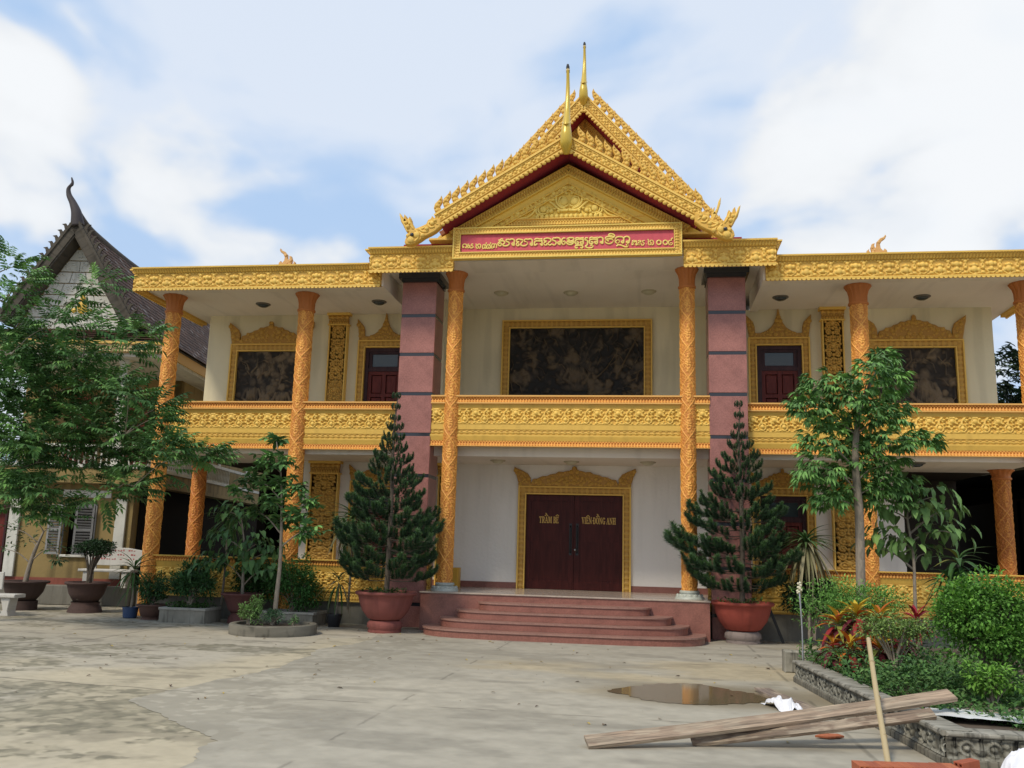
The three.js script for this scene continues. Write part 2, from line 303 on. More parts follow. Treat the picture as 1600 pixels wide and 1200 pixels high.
function bronzeTile(w, h, seed, figures) { const t = new HM(w, h, .012, false); SEED = seed;
  for (let i = 0; i < w * h * 34; i++) { const x = rr(0, w), y = rr(h * .3, h), r = rr(.03, .11); t.dome(x, y, r, rr(.2, .5), r * rr(.5, 1.2)); }
  for (let i = 0; i < w * h * 14; i++) { const x = rr(0, w), y = rr(0, h), a = rr(.3, 2.8), l = rr(.15, .45); t.stroke([[x, y], [x + l * .5 * Math.cos(a), y + l * .5 * Math.sin(a)], [x + l * Math.cos(a + .4), y + l * Math.sin(a + .4)]], .022, rr(.35, .7), .008); }
  for (const [x, y, s] of figures) { t.dome(x, y + .62 * s, .085 * s, .8, .11 * s); t.dome(x, y + .36 * s, .15 * s, .62, .2 * s); t.dome(x, y + .1 * s, .3 * s, .6, .08 * s); t.stroke([[x - .14 * s, y + .47 * s], [x - .22 * s, y + .28 * s], [x - .05 * s, y + .15 * s]], .035 * s, .7); t.stroke([[x + .14 * s, y + .47 * s], [x + .22 * s, y + .28 * s], [x + .1 * s, y + .12 * s]], .035 * s, .7); for (let k = 0; k < 5; k++) t.stroke([[x - .1 * s + k * .05 * s, y + .5 * s], [x - .14 * s + k * .07 * s, y + .1 * s]], .008, .8); }
  for (let j = 0; j < t.ny; j++) for (let i = 0; i < t.nx; i++) { const X = i * t.px, Y = j * t.py, q = j * t.nx + i, n = fbm(X * 5 + seed, Y * 3.5, 4096, seed, 5), f = fbm(X * 14, Y * 10 + seed, 4096, seed + 3, 3); t.a[q] = clamp(t.a[q] * (.35 + .8 * n) + .45 * smooth(.42, .75, n) + .3 * (f - .5)); }
  return t; }

// ---------------------------------------------------------------- the hall
const hall = thing('temple_hall', 'long two-storey hall with gilded fascias, orange columns and a steep double gable', 'temple');
const H0 = .742;
function band(hm, x0, x1, y0, y1, z, amp, lo, hi, res = .012, lean = 0) { return relief(hm, x0, x1, y0, y1, res, (u, v, h) => [u, v, z + h * amp + lean * (v - y0) / (y1 - y0)], lo, hi); }
const place = (g, m) => g.applyMatrix4(m);
// gilded eaves board of length L along x, its lower front edge at the origin
function fasciaGeo(L, h) {
  const l = [], k = h / .5;
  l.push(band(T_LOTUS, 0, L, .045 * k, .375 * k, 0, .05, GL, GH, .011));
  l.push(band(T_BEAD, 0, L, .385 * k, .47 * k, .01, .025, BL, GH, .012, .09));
  l.push(tint(prof(-.02, L + .02, [[.0, .47 * k], [.12, .47 * k], [.125, h], [0, h]]), GH), tint(prof(0, L, [[-.1, .02], [-.003, .02], [-.003, .378 * k], [.012, .382 * k], [.1, .469 * k], [-.1, .469 * k]]), GL));
  l.push(tint(prof(0, L, [[-.1, .02], [.03, .022], [.03, .045], [-.1, .046]]), GH));
  const n = Math.round(L / .085); for (let i = 0; i < n; i++) { const s = new THREE.Shape(); s.absarc(0, 0, L / n / 2 * .96, Math.PI, 0, false); const g = new THREE.ExtrudeGeometry(s, { depth: .03, bevelEnabled: false, curveSegments: 4 }); g.translate((i + .5) * L / n, .022, -.002); l.push(tint(g, GH)); }
  return merge(l);
}
const fasciaC = fasciaGeo(1.78, .515), fasciaW = fasciaGeo(5.6, .49), fasciaS = fasciaGeo(3.2, .49), fasciaR = fasciaGeo(.62, .515);
for (const s of [-1, 1]) {
  mesh('fascia', fasciaC, mGold, hall, { pos: [s < 0 ? -4.11 : 2.33, 7.19, .834] });
  mesh('fascia', fasciaW, mGold, hall, { pos: [s < 0 ? -9.54 : 3.94, 6.96, .583] });
  const a = mesh('fascia', fasciaS, mGold, hall, { pos: s < 0 ? [-9.54, 6.96, -2.62] : [9.54, 6.96, .58] }); a.rotation.y = s * Math.PI / 2;
  const b = mesh('fascia', fasciaR, mGold, hall, { pos: s < 0 ? [-4.11, 7.19, .21] : [4.11, 7.19, .83] }); b.rotation.y = s * Math.PI / 2;
}
// roofs and ceilings behind the eaves boards
mesh('ceiling', [box(-4.06, 4.06, 7.4, 7.5, -2.9, .78)], mCeil, hall);
for (const s of [-1, 1]) {
  const X = (a, b) => s < 0 ? [-b, -a] : [a, b];
  mesh('ceiling', box(...X(4.085, 9.46), 7.05, 7.3, -9, .47), mCeil, hall);
  mesh('ceiling', box(...X(3.9, 4.084), 6.99, 7.5, -1.9, .5), mCeil, hall);
}
mesh('flat_roof', [box(-9.44, -4.1, 7.3, 7.42, -9, .44), box(4.1, 9.44, 7.3, 7.42, -9, .44), box(-4.1, 4.1, 7.51, 7.6, -9, .78)], mGrey, hall);
// walls
const WZ = -2.16, WW = -1.98;
function holes(x0, x1, y0, y1, z0, z1, hs) { const l = []; let x = x0; for (const [a, b, c, d] of hs) { l.push(box(x, a, y0, y1, z0, z1)); if (c > y0) l.push(box(a, b, y0, c, z0, z1)); if (d < y1) l.push(box(a, b, d, y1, z0, z1)); x = b; } l.push(box(x, x1, y0, y1, z0, z1)); return l; }
const WU = -2.9;
mesh('wall', [box(-3.3, 3.3, 3.95, 7.4, WU - .2, WU), box(-3.3, -3.1, 3.95, 7.4, WU, -1.98), box(3.1, 3.3, 3.95, 7.4, WU, -1.98)], mCream, hall);
mesh('wall', holes(-3.3, 3.3, H0, 3.5, WZ - .25, WZ, [[-1.11, 1.11, H0, 2.86]]), mWhite, hall);
for (const [a, b] of [[-3.3, -1.27], [1.27, 3.3]]) mesh('baseboard', box(a, b, H0, H0 + .13, WZ, WZ + .015), mStep, hall);
for (const s of [-1, 1]) {
  const X = (a, b) => s < 0 ? [-b, -a] : [a, b], hx = X(4.05, 5.02);
  mesh('wall', holes(...X(3.3, 9.02), 3.95, 7.05, WW - .25, WW, [[hx[0], hx[1], 3.95, 6.23]]), mCream, hall);
  mesh('wall', holes(...X(3.3, s < 0 ? 6.35 : 7.0), H0, 3.5, WW - .25, WW, [[hx[0], hx[1], H0, 2.9]]), mWhite, hall);
  mesh('wall', [box(...X(9.02 - .25, 9.02), 3.95, 7.05, -9, WW - .25)], mCream, hall);
}
mesh('wall', [box(-9.2, 9.2, H0, 7.05, -9.25, -9), box(-9.2, -8.95, H0, 3.5, -9, -6), box(-6.35, -6.1, H0, 3.5, -9, -2.24), box(6.75, 7, H0, 3.5, -9, -2.24)], mShadeBlack, hall);  // back and side walls coloured near black to stand for deep shade
// floors
for (const [a, b, c] of [[-6.3, 6.95, -9], [-9.1, -6.3, -2.6], [6.95, 9.1, -2.6]]) mesh('floor', box(a, b, 3.5, 3.95, c, -.34), mCeil, hall);
const mPorchShade = new THREE.MeshPhysicalMaterial({ color: C(.05, .042, .034), roughness: 1, specularIntensity: .1 });  // shade deep in the end porches, put into the colour
for (const [a, b] of [[-9.1, -6.3], [6.95, 9.1]]) mesh('floor', box(a, b, 3.52, 3.95, -9, -2.6), mPorchShade, hall);
mesh('porch_wall', box(7.0, 9.05, H0, 3.52, -5.2, -5), mPorchShade, hall);
mesh('floor', [box(-9.1, 9.1, .3, H0, -9, -.22)], mFloor, hall);
mesh('platform', [box(-2.77, 2.77, 0, H0 - .03, -.3, .62)], mStep, hall);
mesh('platform_top', [box(-2.79, 2.79, H0 - .03, H0 + .003, -.218, .645, .008)], mFloor, hall);
// curved granite steps
const stairs = new THREE.Group(); stairs.name = 'staircase'; hall.add(stairs);
[[2.62, 1.95], [2.32, 1.65], [2.02, 1.38], [1.62, 1.1]].forEach(([hw, zf], k) => {
  const y = k * .1485;
  const slab = (d, t, yy) => { const s = new THREE.Shape(), N = 48; const pts = []; for (let i = 0; i <= N; i++) { const a = Math.PI - i / N * Math.PI, e = .55, cx = Math.sign(Math.cos(a)) * Math.pow(Math.abs(Math.cos(a)), e), cy = Math.pow(Math.sin(a), e); pts.push(new THREE.Vector2(.04 + cx * (hw + d), -(.6 + (zf - .6 + d) * cy))); } s.setFromPoints(pts); const g = new THREE.ExtrudeGeometry(s, { depth: t, bevelEnabled: false }); g.rotateX(-Math.PI / 2); g.scale(1, 1, 1); g.translate(0, yy, 0); return g; };
  // shape y is -z after the turn, so the outline is given with negative depth
  const st = mesh('step', uvm(slab(0, .118, y + .002)), mStep, stairs); mesh('tread', uvm(slab(.022, .028, y + .12)), mStepEdge, stairs); st.name = 'step';
});
// plinth under the wings
for (const s of [-1, 1]) { const X = (a, b) => s < 0 ? [-b, -a] : [a, b]; mesh('plinth', box(...X(2.775, 9.2), 0, .5, -.5, -.19), mPlinth, hall); }

// balcony fronts
function balcony(x0, x1, top, z, h, parent, ends) {
  const L = x1 - x0, l = [], y = f => top - h * f;
  const B = (hm, f0, f1, zz, amp, lo, hi, lean = 0) => l.push(place(band(hm, 0, L, y(f0), y(f1), zz, amp, lo, hi, .012, lean), M4([x0, 0, z])));
  B(T_BEAD, .135, .03, .045, .03, OL, OH); B(T_SCROLL, .565, .252, .005, .055, GL, GH); B(T_PETAL, .768, .728, .03, .025, GL, GH); B(T_PETAL, .72, .68, .015, .02, BL, GH); B(T_BEAD, .985, .892, .012, .028, OL, OH);
  const g = mesh('balcony', l, mGold, parent);
  mesh('trim', [prof(x0, x1, [[z - .2, y(.03)], [z + .1, y(.03)], [z + .1, y(0)], [z - .2, y(0)]]), prof(x0, x1, [[z - .05, y(.165)], [z + .085, y(.165)], [z + .085, y(.137)], [z - .05, y(.137)]]), prof(x0, x1, [[z - .05, y(1)], [z + .05, y(1)], [z + .05, y(.986)], [z - .05, y(.986)]])], mTrimO, g);
  mesh('moulding', [prof(x0, x1, [[z - .2, y(.137)], [z - .2, y(.99)], [z + .01, y(.99)], [z + .01, y(.888)], [z + .02, y(.888)], [z + .045, y(.8)], [z + .045, y(.77)], [z + .028, y(.77)], [z + .012, y(.68)], [z + .03, y(.67)], [z + .03, y(.57)], [z + .003, y(.566)], [z + .003, y(.25)], [z + .022, y(.247)], [z + .04, y(.166)], [z + .04, y(.137)]].reverse())], mYellow, g);
  return g;
}
balcony(-2.86, 2.86, 4.73, 0, 1.06, hall);
for (const s of [-1, 1]) balcony(s < 0 ? -9.18 : 3.6, s < 0 ? -3.6 : 9.18, 4.62, -.2, 1.03, hall);
// end returns of the balconies
for (const s of [-1, 1]) mesh('parapet', box(s < 0 ? -9.17 : 9.05, s < 0 ? -9.05 : 9.17, 3.6, 4.6, -9, -.4), mYellow, hall);
// low garden parapets on the ground floor
for (const s of [-1, 1]) {
  const x0 = s < 0 ? -9.1 : 2.8, x1 = s < 0 ? -2.8 : 9.1, t = s < 0 ? 1.28 : 1.37, d = s < 0 ? 0 : .1, l = [];
  l.push(band(T_BEAD, x0, x1, t - .12, t - .02, -.17, .03, OL, OH), band(T_SCROLL, x0, x1, .7 + d, 1.03 + d, -.2, .05, GL, GH), band(T_BEAD, x0, x1, .49 + d, .6 + d, -.155, .03, GL, GH));
  const g = mesh('low_parapet', l, mGold, hall);
  mesh('moulding', [prof(x0, x1, [[-.34, t - .02], [-.1, t - .02], [-.1, t], [-.34, t]]), prof(x0, x1, [[-.34, .5], [-.202, .5], [-.202, t - .25], [-.172, t - .125], [-.172, t - .021], [-.34, t - .021]]), prof(x0, x1, [[-.19, .46 + d], [-.157, .46 + d], [-.157, .61 + d], [-.13, .64 + d], [-.13, .67 + d], [-.2, .69 + d]])], mYellow, g);
  mesh('ledge', prof(x0, x1, [[-.3, .44 + d], [-.12, .44 + d], [-.12, .47 + d], [-.3, .47 + d]]), mTrim, g);
}

// columns
function columnGeo(r, y0, y1, cap) {
  const w = 2 * Math.PI * r, t = colTile(w), top = y1 - cap;
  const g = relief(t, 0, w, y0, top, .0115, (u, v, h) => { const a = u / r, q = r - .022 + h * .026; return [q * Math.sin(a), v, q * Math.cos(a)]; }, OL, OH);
  return g;
}
function capGeo(r, y0, y1) { const n = 26, l = lathe([[r * .95, y0], [r * 1.12, y0 + .02], [r * 1.12, y0 + .05], [r * 1.0, y0 + .07], [r * 1.03, mix(y0, y1, .5)], [r * 1.16, mix(y0, y1, .72)], [r * 1.4, mix(y0, y1, .88)], [r * 1.52, y1 - .02], [r * 1.4, y1]], n * 4), p = l.attributes.position;
  for (let i = 0; i < p.count; i++) { const y = p.getY(i), a = Math.atan2(p.getX(i), p.getZ(i)), k = y > y0 + .07 && y < y1 - .01 ? 1 - .07 * (Math.cos(a * n / 2) > 0 ? 0 : 1) : 1; p.setX(i, p.getX(i) * k); p.setZ(i, p.getZ(i) * k); } l.computeVertexNormals(); return l; }
const mCap = mat({ color: C(.48, .16, .035), roughness: .6, bumpMap: noiseBump, bumpScale: .004 });
const mMarble = mat({ roughness: .5, map: tex(256, (u, v) => { const n = fbm(u * 10, v * 10, 10, 91, 4), k = .5 + .35 * n; return [.62 * k, .66 * k, .58 * k]; }, 2) });
const colC = columnGeo(.162, H0, 7.4, .42), capC = capGeo(.162, 6.97, 7.405), colW = columnGeo(.178, .0, 7.05, .4), capW = capGeo(.178, 6.63, 7.055), colI = columnGeo(.175, H0, 3.5, .12), capI = capGeo(.175, 3.28, 3.505);
const foot = (() => { const l = [lathe([[.0, H0 + .16], [.18, H0 + .16], [.2, H0 + .12], [.17, H0 + .1], [.24, H0 + .08], [.28, H0 + .02], [.28, H0 + .003]], 28)]; for (let i = 0; i < 14; i++) { const a = i / 14 * 6.283; const q = BOSS.clone(); q.applyMatrix4(M4([0, 0, 0], [0, 0, 0], [.05, .05, .03])); q.applyMatrix4(M4([Math.sin(a) * .235, H0 + .05, Math.cos(a) * .235], [0, a, 0])); l.push(q); } return merge(l); })();
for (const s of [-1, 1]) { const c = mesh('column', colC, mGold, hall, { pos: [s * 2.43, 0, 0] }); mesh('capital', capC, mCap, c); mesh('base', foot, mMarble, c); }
for (const x of [-8.99, -5.85, 5.85, 8.99]) { const c = mesh('column', colW, mGold, hall, { pos: [x, 0, -.217] }); mesh('capital', capW, mCap, c); }
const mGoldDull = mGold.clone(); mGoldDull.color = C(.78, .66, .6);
for (const x of [-8.9, 8.95]) { const c = mesh('column', colI, mGoldDull, hall, { pos: [x, 0, -1.9] }); mesh('capital', capI, mCap, c); }
// granite clad piers
for (const s of [-1, 1]) {
  const x0 = s < 0 ? -3.6 : 2.85, x1 = x0 + .75, p = new THREE.Group(); p.name = 'granite_pier'; hall.add(p);
  const ys = [0.45, 1.34, 2.19, 3.04, 3.9, 4.76, 5.61, 6.46, 7.24];
  mesh('core', box(x0 + .02, x1 - .02, 0, 7.398, -.68, .03), mStep, p);
  for (let i = 0; i + 1 < ys.length; i++) { mesh('granite_panel', box(x0, x1, ys[i] + .036, Math.min(7.19, ys[i + 1] - .034), -.7, .05, .006), mPurple, p); mesh('black_band', box(x0 + .006, x1 - .006, ys[i] - .034, ys[i] + .036, -.69, .04), mBlackStone, p); }
  mesh('granite_panel', box(x0, x1, 0, ys[0] - .034, -.7, .05, .006), mPurple, p);
  mesh('pier_cap', [box(x0 - .02, x1 + .02, 7.21, 7.28, -.72, .07), box(x0 - .08, x1 + .08, 7.28, 7.398, -.75, .12)], mBlackStone, p);
}
// gilded pilasters
function pilaster(x0, x1, y0, y1, z) {
  const l = [], w = x1 - x0, d = .13;
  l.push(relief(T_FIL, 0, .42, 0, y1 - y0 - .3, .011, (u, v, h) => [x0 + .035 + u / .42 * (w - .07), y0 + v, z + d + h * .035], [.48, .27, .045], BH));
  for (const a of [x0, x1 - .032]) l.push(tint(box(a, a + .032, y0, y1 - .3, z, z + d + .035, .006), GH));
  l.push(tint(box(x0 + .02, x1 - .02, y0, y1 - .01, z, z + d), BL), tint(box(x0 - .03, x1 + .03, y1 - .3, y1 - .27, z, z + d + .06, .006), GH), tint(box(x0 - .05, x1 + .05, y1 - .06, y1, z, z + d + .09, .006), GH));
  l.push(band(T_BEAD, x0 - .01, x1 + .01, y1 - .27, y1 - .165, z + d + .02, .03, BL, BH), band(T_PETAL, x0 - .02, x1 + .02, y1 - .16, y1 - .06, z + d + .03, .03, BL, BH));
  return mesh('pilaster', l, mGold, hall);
}
for (const s of [-1, 1]) { pilaster(s < 0 ? -5.9 : 5.44, s < 0 ? -5.44 : 5.9, 3.95, 7.05, WW); pilaster(s < 0 ? -6.12 : 5.52, s < 0 ? -5.44 : 6.14, H0, 3.5, WW); }
pilaster(-3.12, -2.84, H0, 3.5, WZ);
mesh('pilaster', [tint(box(-2.88, -2.5, H0 + .003, H0 + .42, WZ + .2, WZ + .5, .03), [.6, .34, .04])], mGold, hall);
// frames and crowns of openings
function frameGeo(x0, x1, y0, y1, z, w) {   // x0.. outer; top at y1
  const l = [], t = T_PETAL, k = .1 / w;
  for (const [a, f] of [[x0, 1], [x1 - w, -1]]) l.push(relief(t, 0, y1 - y0, 0, .1, .013, (u, v, h) => [a + (f > 0 ? v / k : w - v / k), y0 + u, z + .05 + h * .02], BL, BH));
  l.push(relief(t, x0, x1, 0, .1, .013, (u, v, h) => [u, y1 - w + v / k, z + .052 + h * .02], BL, BH));
  for (const [a, b] of [[x0 - .02, x0 + .015], [x0 + w - .015, x0 + w + .015], [x1 - w - .015, x1 - w + .015], [x1 - .015, x1 + .02]]) l.push(tint(box(a, b, y0, y1 + (a < x0 || b > x1 ? .02 : -w), z, z + .085, .006), GH));
  l.push(tint(box(x0 - .02, x1 + .02, y1 - .01, y1 + .022, z, z + .087, .006), GH), tint(box(x0 + w - .015, x1 - w + .015, y1 - w - .015, y1 - w + .015, z, z + .083, .006), GH));
  l.push(tint(box(x0, x0 + w, y0, y1, z, z + .049), BL), tint(box(x1 - w, x1, y0, y1, z, z + .049), BL), tint(box(x0 + w, x1 - w, y1 - w, y1, z, z + .049), BL));
  return merge(l);
}
function crownGeo(x0, x1, y, peak, horn, shape) {
  const c = (x0 + x1) / 2, W = (x1 - x0) / 2, R = [];
  const side = shape === 'spire' ? [[.0, 1], [.06, .72], [.14, .5], [.26, .33], [.42, .22], [.55, .17], [.62, .14]] : [[.0, 1], [.04, .94], [.055, .78], [.12, .77], [.2, .71], [.29, .72], [.34, .62], [.44, .58], [.5, .5], [.6, .47], [.66, .38], [.75, .34], [.775, .2]];
  const hornP = [[.79, .14], [.8, .42 * horn], [.85, .62 * horn], [.95, .76 * horn], [1.1, .94 * horn], [1.09, .7 * horn], [1.055, .5 * horn], [1.03, .25], [1.0, .0]];
  const half = [...side.map(([a, b]) => [a * W, b * peak]), ...hornP.map(([a, b]) => [a * W, b * peak])];
  const right = half.map(([a, b]) => [c + a, y + b]), left = half.slice(1).reverse().map(([a, b]) => [c - a, y + b]);
  const poly = [...left, ...right];
  return ornament(poly, .07, BL, BH, Math.round(W * 42), .022, .055, c);
}
function opening(name, x0, x1, y0, y1, z, w, peak, horn, shape) {
  const g = new THREE.Group(); g.name = name; hall.add(g);
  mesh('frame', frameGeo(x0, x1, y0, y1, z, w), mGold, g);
  if (peak) mesh('crown', crownGeo(x0, x1, y1 + .022, peak, horn, shape), mGold, g, { pos: [0, 0, z + .002] });
  return g;
}
function doorLeaf(g, x0, x1, y0, y1, z, transom) {
  const l = [box(x0, x0 + .09, y0, y1, z, z + .09), box(x1 - .09, x1, y0, y1, z, z + .09), box(x0 + .09, x1 - .09, y1 - .09, y1, z, z + .09)];
  const c = (x0 + x1) / 2, yt = y1 - .48;
  l.push(box(x0 + .09, x1 - .09, yt - .09, yt, z, z + .08), box(x0 + .091, x1 - .091, y1 - .13, y1 - .09, z, z + .06));
  mesh('door_frame', l, mDoorFrame, g);
  mesh('glass', box(x0 + .17, x1 - .17, yt + .03, y1 - .15, z + .01, z + .02), mGlassDark, g);
  mesh('transom_rail', [box(x0 + .09, x0 + .17, yt, y1 - .13, z, z + .05), box(x1 - .17, x1 - .09, yt, y1 - .13, z, z + .05), box(x0 + .17, x1 - .17, yt, yt + .03, z, z + .05), box(x0 + .17, x1 - .17, y1 - .15, y1 - .13, z, z + .05)], mDoorFrame, g);
  const rows = [yt - .09, yt - .62, yt - 1.15, yt - 1.7].filter(v => v > y0 + .2);
  const st = [box(x0 + .09, x0 + .17, y0, yt - .09, z, z + .055), box(x1 - .17, x1 - .09, y0, yt - .09, z, z + .055), box(c - .045, c + .045, y0, yt - .09, z, z + .056)];
  for (const r of rows) st.push(box(x0 + .171, c - .046, r - .08, r, z, z + .054), box(c + .046, x1 - .171, r - .08, r, z, z + .054));
  mesh('leaf', st, mDoorPanel, g);
  for (const r of rows) for (const [a, b] of [[x0 + .17, c - .045], [c + .045, x1 - .17]]) mesh('panel', box(a + .012, b - .012, Math.max(y0, r - .52), r - .09, z + .005, z + .035, .014), mDoorPanel, g);
}
for (const s of [-1, 1]) {
  const X = (a, b) => s < 0 ? [-b, -a] : [a, b];
  const d = opening('door', ...X(3.88, 5.17), 3.95, 6.38, WW, .145, .68, .82, 'spire'); doorLeaf(d, ...X(4.055, 5.015), 3.95, 6.225, WW - .09);
  const e = opening('door', ...X(3.88, 5.17), H0, 3.04, WW, .145, .42, .95, 'mound'); doorLeaf(e, ...X(4.055, 5.015), H0, 2.895, WW - .09);
  const p = opening('relief_panel', ...X(6.42, 8.38), 3.95, 6.31, WW, .15, .56, 1.02, 'mound');
  const [a, b] = X(6.57, 8.23), t = bronzeTile(1.66, 2.2, s < 0 ? 17 : 23, s < 0 ? [[.45, .75, 1.1], [1.2, .7, 1.0], [.85, .65, .7]] : [[1.0, .75, 1.4], [.4, .75, .9], [1.4, .7, .8]]);
  mesh('bronze_relief', relief(t, 0, b - a, 0, 2.2, .012, (u, v, h) => [a + u, 3.95 + v, WW + .006 + h * .055], [.030, .024, .018], [.17, .125, .075]), mBronze, p);
}
{
  const p = opening('relief_panel', -1.85, 1.73, 3.95, 7.07, WU, .165, 0);
  const fig = [[1.62, 1.35, 1.25]]; SEED = 5; for (let i = 0; i < 13; i++) fig.push([.12 + i * .25 + rr(-.05, .05), .6 + rr(-.08, .1), rr(.42, .55)]);
  const t = bronzeTile(3.25, 2.95, 41, fig);
  for (const [a, l] of [[.9, 1.0], [1.1, 1.2], [1.35, 1.1], [1.8, 1.1], [2.05, 1.2], [2.3, 1.0]]) t.stroke([[1.62 + .3 * Math.cos(a), 1.8 + .3 * Math.sin(a)], [1.62 + l * Math.cos(a), 1.8 + l * Math.sin(a)]], .04, .28, .02);
  t.stroke([[2.6, 1.75], [2.8, 2.15], [3.15, 2.85]], .03, 1, .015); t.stroke([[2.1, 1.7], [2.35, 1.95], [2.65, 2.4]], .022, .9, .01); t.stroke([[1.0, 1.15], [2.3, 1.2]], .05, .8);
  mesh('bronze_relief', relief(t, 0, 3.25, 0, 2.95, .0125, (u, v, h) => [-1.685 + u, 3.95 + v, WU + .006 + h * .06], [.017, .015, .013], [.105, .078, .048]), mBronze, p);
  // main entrance
  const e = opening('entrance_door', -1.25, 1.25, H0, 3.0, WZ, .15, .46, .98, 'mound');
  for (const s of [-1, 1]) {
    const x0 = s < 0 ? -1.1 : .004, x1 = s < 0 ? -.004 : 1.1;
    const lf = mesh('leaf', [box(x0, x1, H0 + .005, 2.85, WZ - .1, WZ - .05), box(x0, x0 + .12, H0 + .005, 2.85, WZ - .05, WZ - .03), box(x1 - .12, x1, H0 + .005, 2.85, WZ - .05, WZ - .03), box(x0 + .12, x1 - .12, 2.7, 2.85, WZ - .05, WZ - .03), box(x0 + .12, x1 - .12, H0 + .005, H0 + .2, WZ - .05, WZ - .03)], mDoor, e);
    mesh('door_handle', [taper([[s * .075, 1.55, WZ - .03], [s * .075, 1.58, WZ + .03], [s * .075, 1.86, WZ + .04], [s * .075, 2.12, WZ + .03], [s * .075, 2.15, WZ - .03]], [.016], 7, 20).toNonIndexed(), box(s * .075 - .03, s * .075 + .03, 1.5, 2.2, WZ - .03, WZ - .02)], mBlackMetal, e);
  }
  const knob = lathe([[0, .03], [.02, .026], [.025, .01], [.015, 0]], 12); knob.rotateX(Math.PI / 2); knob.translate(.03, 1.62, WZ - .028); mesh('lock', knob, mSteel, e);
  const font = await new FontLoader().loadAsync('fonts/droid/droid_serif_bold.typeface.json');
  const mLet = mat({ color: C(.55, .33, .07), roughness: .4, metalness: .3 });
  const write = (txt, cx, w, accents) => { const h = .145, g = new TextGeometry(txt, { font, size: h, depth: .012, curveSegments: 4 }); g.computeBoundingBox(); const b = g.boundingBox, k = w / (b.max.x - b.min.x); g.translate(-b.min.x, 0, 0); g.scale(k, 1, 1); const l = [g.toNonIndexed()];
    for (const [f, kind] of accents) { const x = f * w; if (kind.includes('^')) for (const q of [-1, 1]) { const m = box(-.026, .026, -.008, .008, 0, .012); m.applyMatrix4(M4([x + q * .016, h + .03, 0], [0, 0, -q * .7])); l.push(m); } if (kind.includes('`')) { const m = box(-.02, .02, -.008, .008, 0, .012); m.applyMatrix4(M4([x - .005, h + .065, 0], [0, 0, -.7])); l.push(m); } if (kind.includes('-')) l.push(box(x - .024, x + .014, h * .44, h * .56, 0, .014)); }
    const out = merge(l); out.translate(cx - w / 2, 2.2, WZ - .049); return out; };
  mesh('lettering', write('TRAM BE', -.57, .44, [[.37, '^`'], [.93, '^']]), mLet, e);
  mesh('lettering', write('VIEN DONG ANH', .55, .76, [[.185, '^'], [.35, '-'], [.475, '^`']]), mLet, e);
}
// ---------------------------------------------------------------- the gables
const FLAME = [[0, 0], [-.25, .12], [-.36, .34], [-.28, .56], [-.06, .72], [.1, .84], [.2, 1], [.3, .8], [.26, .58], [.12, .42], [.2, .3], [.3, .2], [.24, 0]];
function flameGeo(h, s) {
  const p = FLAME.map(([x, y]) => [s * x * h * .66, y * h]), poly = s < 0 ? p.reverse() : p, l = [plate(poly, .07, .014, GL)];
  for (const [x, y, r] of [[-.1, .2, .15], [-.12, .45, .15], [.06, .62, .11], [.14, .78, .07], [.14, .22, .09], [-.25, .34, .08], [.05, .4, .08]]) l.push(boss(s * x * h * .66, y * h, .066, r * h * .62, .03, GH));
  return merge(l);
}
function barge(parent, apexY, z, ang, len, side, th, n, fh, n0 = 0) {
  const g = new THREE.Group(); g.name = 'bargeboard'; parent.add(g);
  const dx = side * Math.cos(ang), dy = -Math.sin(ang), ux = side * Math.sin(ang), uy = Math.cos(ang);   // along the slope, and up across it
  const t = new HM(.22, th, .006); t.dome(.055, th * .56, .045, 1); t.dome(.165, th * .56, .03, .8); t.dome(.11, th * .72, .03, .7); t.dome(.11, th * .4, .028, .7); t.dome(0, th * .74, .026, .6); t.dome(.0, th * .4, .022, .6); t.stroke([[0, th * .9], [.22, th * .9]], .018, .8); t.stroke([[0, th * .24], [.22, th * .24]], .014, .9);
  const P = (u, v, w) => [u * dx + v * ux, apexY + u * dy + v * uy, z + w];
  let r = relief(t, 0, len, -th, 0, .011, (u, v, h) => P(u, v, .05 + h * .035), GL, GH); if (side < 0) { const ix = r.index.array; for (let k = 0; k < ix.length; k += 3) { const q = ix[k]; ix[k] = ix[k + 1]; ix[k + 1] = q; } r.computeVertexNormals(); }
  const M = new THREE.Matrix4().makeBasis(V(dx, dy, 0), V(ux, uy, 0), V(0, 0, side)).setPosition(0, apexY, z);
  const bx = (a, b, c, d, e, f) => { const q = side > 0 ? box(a, b, c, d, e, f) : box(a, b, c, d, -f, -e); return q.applyMatrix4(M); };
  mesh('board', [r, tint(bx(0, len, -th, .02, -.06, .049), GL), tint(bx(0, len, -.005, .035, -.08, .095), GH), tint(bx(0, len, -th - .012, -th + .012, -.03, .075), GH)], mGold, g);
  const beads = []; const nb = Math.round(len / .105); for (let i = 0; i < nb; i++) { const c = P((i + .5) * len / nb, -th - .035, .045), b = BOSS.clone(); b.applyMatrix4(M4(c, [0, 0, 0], [.05, .042, .04])); beads.push(tint(b, GH)); }
  mesh('bead_row', beads, mGold, g);
  const fg = flameGeo(fh, -side);
  for (let i = n0; i < n; i++) { const c = P((i + .6) * len / n, .02, 0); mesh('flame_crest', fg, mGold, g, { pos: [c[0], c[1] - .01, c[2] - .02] }); }
  return { g, bx, P };
}
